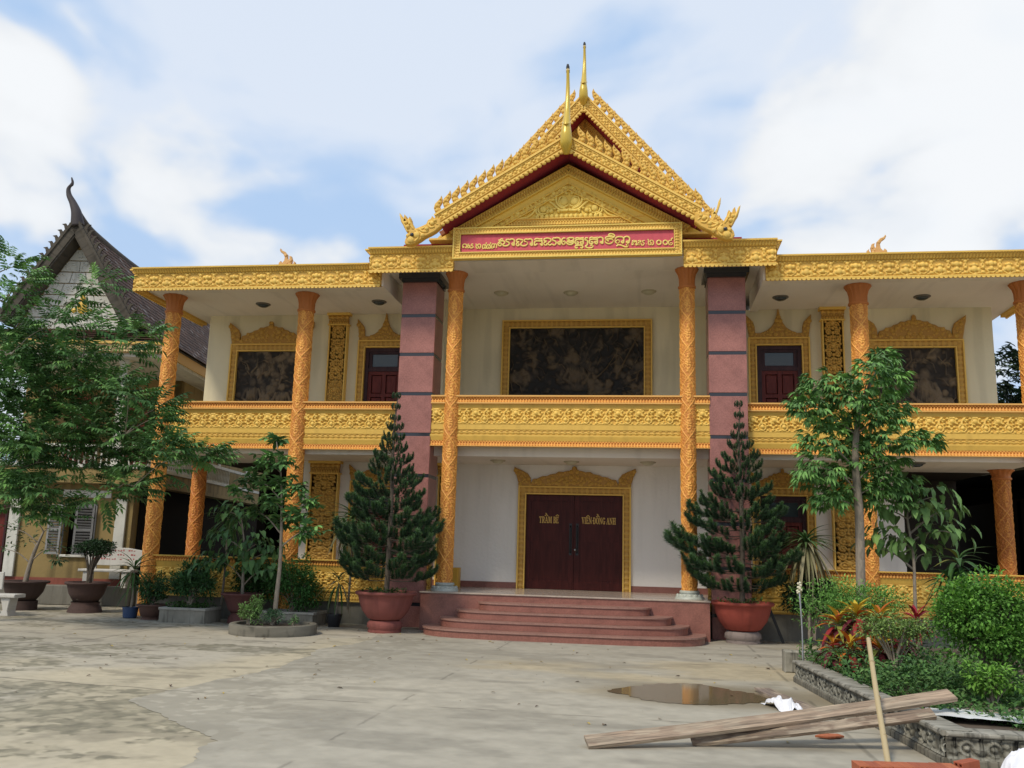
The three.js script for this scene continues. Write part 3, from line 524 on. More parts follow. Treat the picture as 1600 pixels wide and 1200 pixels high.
function horn(parent, base, z, h, fat) {
  const g = new THREE.Group(); g.name = 'roof_finial'; parent.add(g);
  const mG = mat({ color: C(.60, .42, .06), roughness: .3, metalness: .15 });
  mesh('horn', taper([[0, base - .30, z + .02], [0, base - .06, z + .16], [0, base + .14 * h, z + .15], [0, base + .42 * h, z], [0, base + .75 * h, z - .06], [0, base + h, z + .03]], [.055 * fat, .125 * fat, .115 * fat, .085 * fat, .062, .046, .036, .03], 16, 48, true), mG, g);
  mesh('collar', [taper([[-.09 * fat, base + .22 * h, z + .1], [0, base + .15 * h, z + .27], [.09 * fat, base + .22 * h, z + .1]], [.012, .03, .012], 6, 8).toNonIndexed()], mG, g);
  mesh('tip', taper([[0, base + .93 * h, z - .01], [0, base + 1.0 * h, z + .03], [0, base + 1.03 * h, z + .06]], [.038, .036, .018], 10, 8), mat({ color: C(.05, .05, .05), roughness: .5 }), g);
  mesh('ring', taper([[0, base + .955 * h, z - .0], [0, base + .975 * h, z + .012]], [.041, .041], 10, 2), mat({ color: C(.7, .6, .45), roughness: .6 }), g);
}
function gable(name, apexY, z, ang, len, th, n, fh, depth, n0) {
  const g = hall;
  for (const s of [-1, 1]) {
    const b = barge(g, apexY, z, ang, len, s, th, n, fh, n0);
    mesh('roof_soffit', b.bx(.0, len, -th + .03, -.08, s > 0 ? -.68 : -.68, -.062), mRedSoffit, g);
    mesh('roof_slope', b.bx(.0, len + .1, -th + .1, -.012, -depth, -.69), mRoofTile, g);
  }
}
const mRoofTile = mat({ roughness: .8, map: tex(256, (u, v) => { const k = .6 + .6 * fbm(u * 20, v * 20, 20, 33, 3); return [.33 * k, .12 * k, .06 * k]; }, 1) });
const AF = 31.4 * Math.PI / 180, AB = 48.5 * Math.PI / 180;
gable('front', 9.85, 1.2, AF, 3.12, .205, 15, .40, 6, 1);
gable('back', 13.3, -3.5, AB, 5.6, .25, 20, .50, 9, 1);
horn(hall, 9.78, 1.2, 1.62, 1.0); horn(hall, 13.3, -3.5, 1.45, .95);
// serpent heads at the foot of the front gable (outline in small units, from the end of the bargeboard outwards)
{
  const P = [[690, 430], [655, 440], [625, 432], [600, 385], [590, 440], [552, 398], [530, 440], [490, 460], [465, 520], [400, 550], [335, 575], [297, 588], [240, 490], [226, 438], [205, 398], [186, 428], [162, 440], [150, 392], [120, 360], [108, 440], [85, 430], [82, 380], [42, 335], [58, 420], [75, 480], [108, 530], [140, 592], [172, 640], [200, 640], [188, 680], [160, 730], [143, 790], [160, 832], [240, 838], [310, 812], [380, 772], [450, 722], [540, 680], [610, 640], [655, 600], [690, 572]];
  const crest = [[470, 520], [440, 440], [425, 360], [400, 330], [408, 400], [380, 420], [370, 340], [345, 250], [310, 190], [318, 290], [350, 390], [395, 490], [430, 540]];
  const U = ([x, y]) => [3.5 - x * .001352, 8.8 - y * .00139 - .0045 * 0];
  for (const s of [-1, 1]) {
    const f = a => { const q = a.map(p => { const [x, y] = U(p); return [s * (x - .04), y - .02 - (s > 0 ? .04 : 0)]; }); return s < 0 ? q : q.reverse(); };
    const pt = (x, y) => f([[x, y]])[0], l = [plate(f(P), .17, .02, GL)];
    if (s > 0) l.push(plate(f(crest), .1, .015, GH));
    for (const [x, y, r] of [[560, 520, .05], [480, 600, .05], [330, 690, .075], [240, 760, .08], [200, 700, .05], [185, 560, .05], [150, 500, .045], [600, 480, .04], [420, 700, .05], [210, 520, .035]]) { const [a, b] = pt(x, y); l.push(boss(a, b, .165, r, .05, GH)); }
    for (const q of [[[650, 540], [560, 490], [500, 520], [540, 580], [600, 570]], [[470, 560], [400, 600], [350, 590], [420, 640], [500, 640]], [[300, 610], [350, 660], [350, 740], [300, 790]], [[370, 640], [420, 700], [430, 740]], [[180, 640], [150, 560], [100, 470], [60, 370]], [[270, 600], [220, 520], [190, 440]]]) l.push(tint(taper(q.map(([x, y]) => [...pt(x, y), .17]), [.014, .028, .02], 6, 10, true).toNonIndexed(), GH));
    const g = mesh('serpent_head', l, mGold, hall, { pos: [0, 0, 1.12] });
    mesh('eye', boss(...pt(262, 690), .2, .04, .03, [1, 1, 1]), mBlackStone, g);
  }
}
// pediments
function pediment(apexY, baseY, slope, z, mouldings) {
  const l = []; const hw = (apexY - baseY) / Math.tan(slope);
  l.push(tint(plate([[-hw, baseY], [hw, baseY], [0, apexY]], .3, 0), [.78, .52, .075]).translate(0, 0, z - .3));
  let off = 0;
  for (const [w, kind, zz] of mouldings) {
    const c = Math.cos(slope), d0 = off, d1 = off + w; off = d1;
    for (const s of [-1, 1]) {
      const A = d => [0, apexY - d / c], B = d => [s * (apexY - d / c - baseY) / Math.tan(slope), baseY];
      if (kind === 's') { const a0 = A(d0), a1 = A(d1), b0 = B(d0), b1 = B(d1); const poly = s < 0 ? [b0, b1, a1, a0] : [b0, a0, a1, b1]; l.push(tint(plate(poly, zz + .01, .004), [.80, .54, .09]).translate(0, 0, z - .01)); }
      else {
        const hm = kind, L = Math.hypot(B(d1)[0], apexY - d1 / c - baseY), dx = s * c, dy = -Math.sin(slope), px = -s * Math.sin(slope), py = -c;
        const a = A(d0), r = relief(hm, 0, L + w * .6, 0, hm.h, .0115, (u, v, h) => { const q = w * (1 - v / hm.h); let X = a[0] + u * dx + q * px, Y = a[1] + u * dy + q * py; if (s * X < 0) { X = 0; } if (Y < baseY) Y = baseY; return [X, Y, z + zz + h * .03]; }, GL, [.80, .54, .09]);
        if (s < 0) { const ix = r.index.array; for (let k = 0; k < ix.length; k += 3) { const q = ix[k]; ix[k] = ix[k + 1]; ix[k + 1] = q; } r.computeVertexNormals(); } l.push(r);
      }
    }
  }
  return mesh('pediment', l, mGold, hall);
}
pediment(9.5, 7.93, 29.6 * Math.PI / 180, .64, [[.19, T_BEAD, .05], [.03, 's', .1], [.13, 's', .035], [.02, 's', .07], [.105, T_PETAL, .03], [.02, 's', .06]]);
pediment(12.95, 9.0, AB, -4.15, [[.28, T_BEAD, .05], [.04, 's', .1], [.24, 's', .035], [.03, 's', .07], [.2, T_PETAL, .03], [.03, 's', .06], [.3, 's', .02], [.03, 's', .05]]);
mesh('pediment_trim', [tint(box(-2.9, 2.9, 7.9, 7.95, .4, .73, .008), GH), band(T_BEAD, -1.5, 1.5, 8.2, 8.32, .65, .03, GL, GH), tint(box(-1.55, 1.55, 8.32, 8.345, .5, .69, .006), GH)], mGold, hall);
mesh('roof_base', [box(-3.5, 3.5, 7.42, 7.9, -3, .5)], mRedSoffit, hall);
mesh('roof_wall', [box(-3.4, 3.4, 7.42, 9.1, -12, -4.2)], mRedSoffit, hall);
{ // scrolling ornament of the front pediment; drawn in small units from the centre of its base
  const U = .00212, X = .02, Y = 8.36, Z = .66, l = [], H = [.84, .62, .14];
  const S = (pts, r0, r1 = r0, m = true) => { for (const s of m ? [1, -1] : [1]) l.push(tint(taper(pts.map(([x, y]) => [X + s * x * U, Y + y * U, Z]), [r0 * U, r1 * U], 6, Math.max(6, pts.length * 4), true).toNonIndexed(), H)); };
  const D = (x, y, r, q = r) => { for (const s of [1, -1]) l.push(boss(X + s * x * U, Y + y * U, Z - .01, r * U, .05, H, q * U)); };
  D(52, 160, 44); S([[8, 120], [52, 105], [100, 150], [85, 205], [40, 200], [20, 170]], 11, 8); S([[0, 300], [40, 310], [110, 260], [125, 160], [85, 105], [30, 82]], 12, 12); S([[0, 70], [80, 70], [150, 130], [200, 170]], 16, 10);
  for (const d of [[32, 300, 26], [30, 245, 18], [70, 250, 16], [155, 245, 28], [130, 290, 18], [250, 200, 24], [215, 235, 16], [330, 160, 24], [290, 170, 16], [410, 110, 26], [375, 125, 16], [505, 50, 32], [450, 90, 16], [440, 65, 18], [250, 85, 36], [175, 65, 26], [140, 85, 16], [210, 50, 16], [210, 100, 18], [100, 60, 18], [560, 20, 20]]) D(...d);
  S([[140, 180], [240, 170], [310, 120], [320, 50], [270, 20]], 15, 10); S([[320, 140], [345, 60], [400, 10], [520, 0], [640, -5]], 14, 6); S([[200, 85], [225, 40], [290, 50], [300, 100], [260, 130]], 10, 8); S([[470, 30], [500, 10], [545, 40], [520, 80]], 9, 7); S([[130, 240], [180, 290], [190, 230]], 9, 6); S([[240, 240], [275, 215], [280, 180]], 9, 6);
  for (let i = 0; i < 7; i++) D(22 + i * 48, 8, 22, 28);
  mesh('scrollwork', l, mGold, hall);
  // the rear pediment: bosses in a triangle
  const q = []; SEED = 31; for (let k = 0; k < 150; k++) { const y = rr(9.3, 11.6), hw = (11.6 - y) / Math.tan(AB) * .9, x = rr(-hw, hw), r = rr(.04, .1); q.push(boss(x, y, -4.14, r, .07, H, r * rr(.6, 1), rr(0, 3))); if (k % 3 === 0) q.push(tint(taper([[x - r, y, -4.13], [x, y + r * 1.4, -4.1], [x + r * 1.3, y, -4.13]], [.02, .035, .015], 5, 6).toNonIndexed(), H)); }
  mesh('scrollwork', q, mGold, hall);
}
// small flame ornaments on the wing roofs
{ const P = [[0, 0], [-.04, .1], [-.02, .2], [.04, .26], [.06, .2], [.1, .2], [.16, .28], [.17, .4], [.12, .5], [.02, .58], [-.02, .66], [.0, .72], [.06, .64], [.16, .6], [.26, .48], [.27, .34], [.32, .28], [.34, .36], [.32, .44], [.4, .42], [.44, .3], [.42, .14], [.46, .12], [.5, .2], [.48, .26], [.55, .2], [.56, .08], [.54, 0]];
  for (const s of [-1, 1]) { const p = P.map(([x, y]) => [s * -.65 * (x - .27), y * .62]); const m = mesh('roof_ornament', ornament(s < 0 ? p : p.reverse(), .08, [.6, .34, .12], [.7, .42, .16], 5, .02, .035), mGold, hall, { pos: [s * 6.08, 7.44, .42] }); } }

// ---------------------------------------------------------------- name board over the entrance
const sign = thing('sign_board', 'long red board with raised gold Khmer lettering in a gilded frame over the entrance', 'sign', [-.015, 7.735, .93]);
{
  const W = 2.315, h = .335, iw = 2.155, ih = .19, l = [];
  mesh('panel', box(-iw - .02, iw + .02, -ih - .02, ih + .02, -.06, .0), mRedSign, sign);
  for (const [y0, y1] of [[-h + .02, -ih - .015], [ih + .015, h - .02]]) l.push(band(T_BEAD, -W + .02, W - .02, y0, y1, .02, .025, GL, GH));
  for (const s of [-1, 1]) l.push(relief(T_BEAD, -h + .02, h - .02, 0, .11, .012, (u, v, q) => [s * (iw + .02 + v * 1.2), s > 0 ? u : -u, .022 + q * .025], GL, GH));
  for (const [a, b, c, d] of [[-W, W, h - .03, h], [-W, W, -h, -h + .03], [-W, -W + .03, -h + .03, h - .03], [W - .03, W, -h + .03, h - .03], [-iw - .02, iw + .02, ih, ih + .025], [-iw - .02, iw + .02, -ih - .025, -ih], [-iw - .02, -iw, -ih, ih], [iw, iw + .02, -ih, ih]]) l.push(tint(box(a, b, c, d, -.08, .055, .006), [.76, .54, .12]));
  l.push(tint(box(-W + .01, W - .01, ih, h - .01, -.08, .015), GL), tint(box(-W + .01, W - .01, -h + .01, -ih, -.08, .015), GL), tint(box(-W + .01, -iw, -ih, ih, -.08, .015), GL), tint(box(iw, W - .01, -ih, ih, -.08, .015), GL));
  mesh('frame', l, mGold, sign);
  const mL = mat({ color: C(.80, .62, .16), roughness: .4 });
  const ZS = 90 / 1600;
  const glyph = (ox, oy, strokes, r) => {
    const g = strokes.map(st => { const pts = st.map(([x, y]) => { const px = ox + x * ZS, py = oy + y * ZS; return [-2.155 + (px - 719.5) / 333.5 * 4.31, ih + .006 - (py - (367.8 - .018 * (px - 720))) * .01345, .012]; }); if (pts.length === 1) pts.push([pts[0][0] + .006, pts[0][1] + .004, .012]); return taper(pts, [r], 6, Math.max(4, pts.length * 3), true).toNonIndexed(); });
    const m = merge(g); const c = m.attributes.position; for (let i = 0; i < c.count; i++) c.setZ(i, .012 + (c.getZ(i) - .012) * .8); m.computeVertexNormals(); mesh('letter', m, mL, sign);
  };
  const A = (s, r = .0125) => glyph(715, 360, s, r), B = (s, r = .017) => glyph(775, 360, s, r), Cc = (s, r = .017) => glyph(845, 358, s, r), Dd = (s, r = .017) => glyph(910, 358, s, r), E = (s, r = .0125) => glyph(970, 355, s, r);
  A([[[150, 520], [140, 455], [155, 420], [200, 412], [240, 420], [250, 470], [240, 520], [205, 500]], [[150, 520], [168, 500], [165, 470]]]);
  A([[[270, 425], [320, 412]], [[290, 440], [285, 490], [300, 520], [330, 505], [325, 475]], [[300, 450], [350, 460], [345, 500], [380, 525], [430, 510], [435, 470], [395, 450], [390, 420], [440, 412]]]);
  A([[[465, 515]]], .016);
  A([[[512, 400], [530, 430], [525, 490], [555, 535], [598, 515], [595, 475], [562, 460], [570, 430], [630, 415], [655, 450], [650, 510], [620, 540]]]);
  for (const d of [0, 122]) A([[[812 + d, 365], [815 + d, 400], [795 + d, 425], [735 + d, 430], [708 + d, 490], [720 + d, 538], [765 + d, 525], [755 + d, 490]], [[760 + d, 470], [802 + d, 455], [815 + d, 495], [800 + d, 540], [775 + d, 515]]]);
  A([[[972, 430], [965, 500], [985, 538], [1018, 510], [1005, 475]], [[972, 430], [1010, 407], [1040, 430], [1042, 520]], [[1042, 430], [1080, 407], [1105, 440], [1106, 525]]]);
  B([[[90, 312], [140, 300], [175, 275], [225, 288]], [[110, 300], [140, 335], [200, 325], [262, 350], [268, 390], [228, 430], [225, 455], [300, 468], [370, 450], [402, 400], [375, 362], [322, 340], [312, 300], [350, 285], [415, 292]], [[140, 350], [92, 385], [86, 430], [122, 465], [172, 450], [186, 408], [150, 388], [128, 415]]]);
  B([[[415, 292], [480, 275], [536, 300], [541, 380], [531, 465], [472, 400], [522, 395]]]);
  B([[[600, 310], [650, 282], [720, 290], [785, 308], [775, 345], [737, 400], [722, 430], [780, 465], [860, 460], [915, 412], [905, 375], [850, 350], [828, 325], [838, 295], [885, 280], [930, 290]], [[600, 312], [608, 348], [675, 362], [612, 400], [605, 432], [640, 466], [686, 440], [658, 410]]]);
  B([[[930, 292], [990, 275], [1042, 300], [1052, 370], [1046, 465], [985, 405], [1036, 400]]]);
  B([[[1108, 300], [1160, 270], [1220, 272], [1265, 286], [1335, 268]], [[1118, 345], [1185, 335], [1322, 338]], [[1125, 348], [1112, 400], [1120, 460], [1155, 440], [1200, 412]], [[1318, 298], [1326, 380], [1325, 460], [1262, 408]]]);
  Cc([[[130, 322], [180, 300], [250, 293], [320, 322], [322, 375], [262, 418], [258, 460], [300, 487], [355, 460], [420, 487], [468, 450], [470, 400], [420, 365], [372, 340], [385, 300], [440, 287]], [[132, 322], [142, 366], [212, 382], [142, 418], [143, 468], [180, 490], [226, 465], [200, 438]]]);
  Cc([[[440, 290], [510, 280], [582, 310], [588, 380], [578, 480], [512, 410], [572, 402]]]);
  Cc([[[730, 300], [690, 293], [648, 312], [632, 372], [640, 440], [680, 475], [722, 440], [722, 392], [690, 375], [676, 402]]]);
  Cc([[[850, 350], [820, 328], [780, 345], [770, 318], [850, 285], [965, 297], [955, 345], [905, 373], [835, 378], [782, 352]], [[945, 405], [860, 420], [782, 392], [772, 430], [830, 470], [910, 465], [957, 420], [945, 360]]]);
  Cc([[[1003, 312], [1060, 285], [1120, 298], [1180, 294], [1238, 283]], [[1015, 345], [1080, 333], [1222, 335]], [[1028, 348], [1003, 390], [1010, 440], [1050, 472], [1097, 440], [1080, 403], [1042, 420]], [[1218, 300], [1226, 380], [1222, 460], [1190, 472], [1145, 412], [1205, 403]], [[1075, 548], [1035, 575], [1008, 548], [1015, 515], [1060, 500], [1130, 494], [1202, 510], [1216, 545], [1195, 572], [1148, 552]]]);
  Dd([[[122, 312], [150, 288], [200, 292]], [[118, 310], [130, 352], [180, 357], [190, 400], [180, 490], [132, 522], [170, 556], [250, 572], [330, 550], [346, 510], [310, 495], [275, 512]]]);
  Dd([[[238, 312], [300, 275], [360, 290], [420, 284], [472, 278]], [[250, 345], [320, 333], [456, 335]], [[260, 348], [238, 390], [250, 440], [290, 460], [337, 435], [320, 400], [282, 416]], [[455, 300], [462, 380], [456, 450], [430, 456], [380, 400], [442, 395]]]);
  Dd([[[475, 290], [550, 275], [606, 300], [612, 380], [600, 452], [540, 405], [602, 400]]]);
  Dd([[[895, 290], [830, 270], [730, 265], [678, 298], [690, 325], [780, 325], [870, 330], [892, 380], [860, 430], [790, 456], [720, 440], [673, 390], [692, 363], [745, 370], [770, 388]]]);
  Dd([[[765, 237], [790, 190], [850, 180], [920, 213], [932, 250], [892, 288]], [[765, 237], [830, 235], [900, 262]]]);
  Dd([[[985, 385], [1000, 358], [1050, 362], [1062, 410], [1020, 446], [970, 430], [956, 380], [953, 320], [1010, 270], [1080, 263], [1150, 275], [1180, 310], [1182, 380], [1175, 442], [1110, 400], [1172, 385]], [[1180, 300], [1240, 260], [1310, 268], [1342, 310], [1336, 390], [1310, 442], [1250, 400], [1322, 390]], [[988, 522], [1030, 490], [1120, 500], [1220, 542], [1290, 540], [1312, 500], [1290, 473], [1253, 487], [1272, 512]]]);
  E([[[345, 450], [380, 420], [430, 436], [472, 424]], [[350, 465], [462, 460]], [[350, 466], [345, 548], [392, 510]], [[465, 440], [467, 556], [428, 510]]]);
  E([[[500, 440], [560, 424], [592, 450], [520, 480], [508, 550], [550, 542], [560, 500], [592, 502], [600, 550], [650, 546], [672, 490], [630, 460], [640, 430], [690, 424]]]);
  E([[[735, 525]]], .016);
  E([[[770, 385], [790, 420], [785, 490], [810, 547], [850, 530], [862, 482], [830, 460], [840, 430], [890, 418], [922, 460], [912, 540], [870, 542]]]);
  for (const c of [1070, 1245]) { const p = []; for (let i = 0; i <= 16; i++) p.push([c + 58 * Math.cos(i / 16 * 6.2832), 480 + 58 * Math.sin(i / 16 * 6.2832)]); E([p], .015); }
  E([[[1452, 360], [1412, 380], [1410, 420], [1352, 430], [1333, 490], [1360, 542], [1410, 542], [1437, 510], [1400, 488], [1378, 506]]]);
}
// ---------------------------------------------------------------- ceiling lamps (unlit)
{
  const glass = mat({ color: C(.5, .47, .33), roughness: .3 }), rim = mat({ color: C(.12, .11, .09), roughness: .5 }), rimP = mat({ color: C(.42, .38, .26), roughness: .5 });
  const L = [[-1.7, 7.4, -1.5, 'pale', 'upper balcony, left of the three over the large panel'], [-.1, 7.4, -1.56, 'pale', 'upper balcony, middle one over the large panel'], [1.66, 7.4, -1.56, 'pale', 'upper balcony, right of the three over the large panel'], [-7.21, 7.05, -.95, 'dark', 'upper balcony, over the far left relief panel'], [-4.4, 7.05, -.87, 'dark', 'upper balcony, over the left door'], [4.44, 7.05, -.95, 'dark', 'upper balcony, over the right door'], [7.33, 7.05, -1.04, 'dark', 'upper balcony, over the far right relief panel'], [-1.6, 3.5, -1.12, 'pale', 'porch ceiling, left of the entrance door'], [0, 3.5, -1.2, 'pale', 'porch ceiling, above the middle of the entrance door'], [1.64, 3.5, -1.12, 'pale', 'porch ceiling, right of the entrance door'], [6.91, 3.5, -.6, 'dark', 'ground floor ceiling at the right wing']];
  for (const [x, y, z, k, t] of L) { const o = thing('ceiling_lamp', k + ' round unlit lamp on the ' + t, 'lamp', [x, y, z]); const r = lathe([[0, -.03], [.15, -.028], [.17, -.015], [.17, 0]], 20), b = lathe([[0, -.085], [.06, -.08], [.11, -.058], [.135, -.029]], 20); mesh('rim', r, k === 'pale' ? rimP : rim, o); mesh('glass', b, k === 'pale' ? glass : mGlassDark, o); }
}
// ---------------------------------------------------------------- ground
{
  const S = 32, at = (u, v) => [u * S - 16, v * S - 8];
  const n = (x, z, f, s, o = 4) => fbm((x + 16) / S * f, (z + 8) / S * f, f, s, o);
  const g1 = tex(2048, (u, v) => {
    const [x, z] = at(u, v), a = n(x, z, 16, 3, 6), b = n(x + .8 * a, z, 48, 9, 4), f = n(x, z, 400, 21, 2);
    let k = .86 + .25 * (a - .5) + .16 * (b - .5) + .18 * (f - .5);
    // mossy and damp blotches, thicker towards the old building and the planters and in the left foreground
    const reg = .05 * smooth(-3, -8, x) + .13 * smooth(2.6, .3, z) * smooth(-1, -5, x) + .10 * smooth(8.2, 9.6, z) * smooth(-1.0, -3.2, x) + .12 * Math.exp(-((x + 4.4) ** 2 / 2 + (z - 4.9) ** 2 / .25));
    const N = .64 * n(x * .55, z * 1.3, 18, 44, 5) + .2 * n(x * .7, z * 1.3, 90, 45, 4) + .16 * n(x, z, 320, 46, 3) + reg;
    const m = smooth(.605, .635, N), m2 = .35 * smooth(.56, .60, N) * smooth(.4, .6, n(x, z, 500, 47, 2));
    const d = clamp(.72 * m + .35 * m2);
    const crack = Math.max(smooth(.035, .012, Math.abs(z - 9.0 - .1 * x + .12 * (n(x, z, 64, 12, 3) - .5))), smooth(.03, .01, Math.abs(x + 7.2 + .12 * (n(x, z, 64, 15, 3) - .5))), smooth(.03, .01, Math.abs(z - 3.4 + .05 * x + .15 * (n(x, z, 64, 18, 3) - .5))));
    const w = smooth(.45, .65, n(x, z, 10, 66, 4));
    const e = n(x, z * 1.4, 90, 31, 4); k *= 1 - .28 * smooth(.52, .72, e); let c = [mix(.46, .50, w), mix(.415, .435, w), mix(.325, .305, w)];
    c = c.map((q, i) => mix(q * k, [.165, .15, .10][i] * (.6 + .8 * f), d * (.45 + .55 * smooth(.38, .56, n(x, z, 240, 48, 3)))));
    return c.map(q => q * (1 - .45 * crack));
  });
  const g2 = tex(2048, (u, v) => {
    const [x, z] = at(u, v), a = n(x, z, 12, 83, 6), b = n(x, z, 260, 87, 4), w = smooth(.5, .62, n(x * .5, z, 12, 95, 5)), wet = smooth(.0, 1, 2.1 * Math.exp(-(((x - 2.4) / 1.75) ** 2 + ((z - 7.1) / 1.05) ** 2)) - .6 + .5 * (a - .5) ), st = smooth(.55, .72, n(x * .7, z, 24, 99, 5));
    const k = .86 + .22 * (a - .5) + .3 * (b - .5);
    const e = n(x * .6, z * 1.3, 70, 33, 5); const lt = smooth(.5, .7, n(x * .5, z * 1.2, 9, 35, 4)); let c = [mix(.43, .485, w), mix(.395, .41, w), mix(.315, .275, w)].map((q, i) => q * (1 + lt * [.1, .09, .07][i])).map(q => q * k * (1 - .22 * smooth(.5, .72, e)));
    const j = Math.max(smooth(.03, .01, Math.abs(z - 8.85 - .04 * x + .05 * (b - .5))), smooth(.022, .008, Math.abs(x + .7 + .03 * z + .04 * (b - .5)) ), smooth(.03, .01, Math.abs(z - 4.2)), smooth(.03, .01, Math.abs(x - 3.4 - .0 * z)) ) ;
    c = c.map((q, i) => mix(q, [.21, .175, .115][i], clamp(wet * .95)));
    c = c.map((q, i) => mix(q, [.26, .235, .18][i], st * .28 + .55 * smooth(.56, .62, .5 * n(x, z, 40, 51, 4) + .5 * n(x, z, 260, 52, 3) + .1 * smooth(-1.6, -3.2, x)) * smooth(-.6, -2.6, x)));
    return c.map(q => q * (1 - .36 * j * smooth(.4, .6, n(x, z, 90, 101, 3))));
  });
  const gb = tex(256, (u, v) => { const q = fbm(u * 40, v * 40, 40, 71, 4); return [q, q, q]; }, 8, false);
  const sheet = (pts, y) => { const s = new THREE.Shape(pts.map(p => new THREE.Vector2(p[0], -p[1]))), g = new THREE.ShapeGeometry(s); g.rotateX(-Math.PI / 2); g.translate(0, y, 0); const p = g.attributes.position, uv = g.attributes.uv; for (let i = 0; i < p.count; i++) uv.setXY(i, (p.getX(i) + 16) / S, (p.getZ(i) + 8) / S); return g; };
  struct('ground', sheet([[-900, -900], [900, -900], [900, 900], [-900, 900]], 0), mat({ map: g1, roughness: .82, bumpMap: gb, bumpScale: .006 }));
  const edge = [[-2.55, -.1], [-2.75, 1.0], [-3.3, 1.7], [-3.1, 2.8], [-3.35, 4.4], [-3.2, 6.6], [-3.5, 8.2], [-3.62, 9.4], [-3.0, 9.9], [-2.5, 10.4], [-1.9, 10.9], [-1.7, 11.6], [-1.9, 14], [-1.6, 18], [-1.8, 24]];
  SEED = 12; const e2 = []; for (let i = 0; i + 1 < edge.length; i++) for (let k = 0; k < 14; k++) { const t = k / 14, z = mix(edge[i][1], edge[i + 1][1], t); e2.push([mix(edge[i][0], edge[i + 1][0], t) + rr(-.025, .025) + .22 * (fbm(z * 1.7, 3, 4096, 5, 4) - .5), z]); }
  struct('concrete_paving', sheet([...e2, [-1.8, 24], [9, 24], [9, -.1]], .004), mat({ map: g2, roughness: .7, bumpMap: gb, bumpScale: .004 }));
  const pud = [[1.12, 7.18], [1.35, 6.85], [1.62, 6.52], [1.95, 6.3], [2.2, 6.28], [2.45, 6.5], [2.66, 6.72], [2.95, 6.9], [3.1, 7.02], [2.98, 7.25], [2.8, 7.5], [2.5, 7.72], [2.19, 7.86], [1.9, 7.86], [1.65, 7.8], [1.4, 7.5]];
  const cc = new THREE.CatmullRomCurve3(pud.map(p => V(p[0], 0, p[1])), true).getPoints(90).map((p, i) => [p.x + .03 * Math.sin(i * 1.7) + .02 * Math.sin(i * .9), p.z + .025 * Math.cos(i * 2.1)]);
  struct('puddle', sheet(cc, .009), mat({ color: C(.17, .125, .07), roughness: .07 }));
}
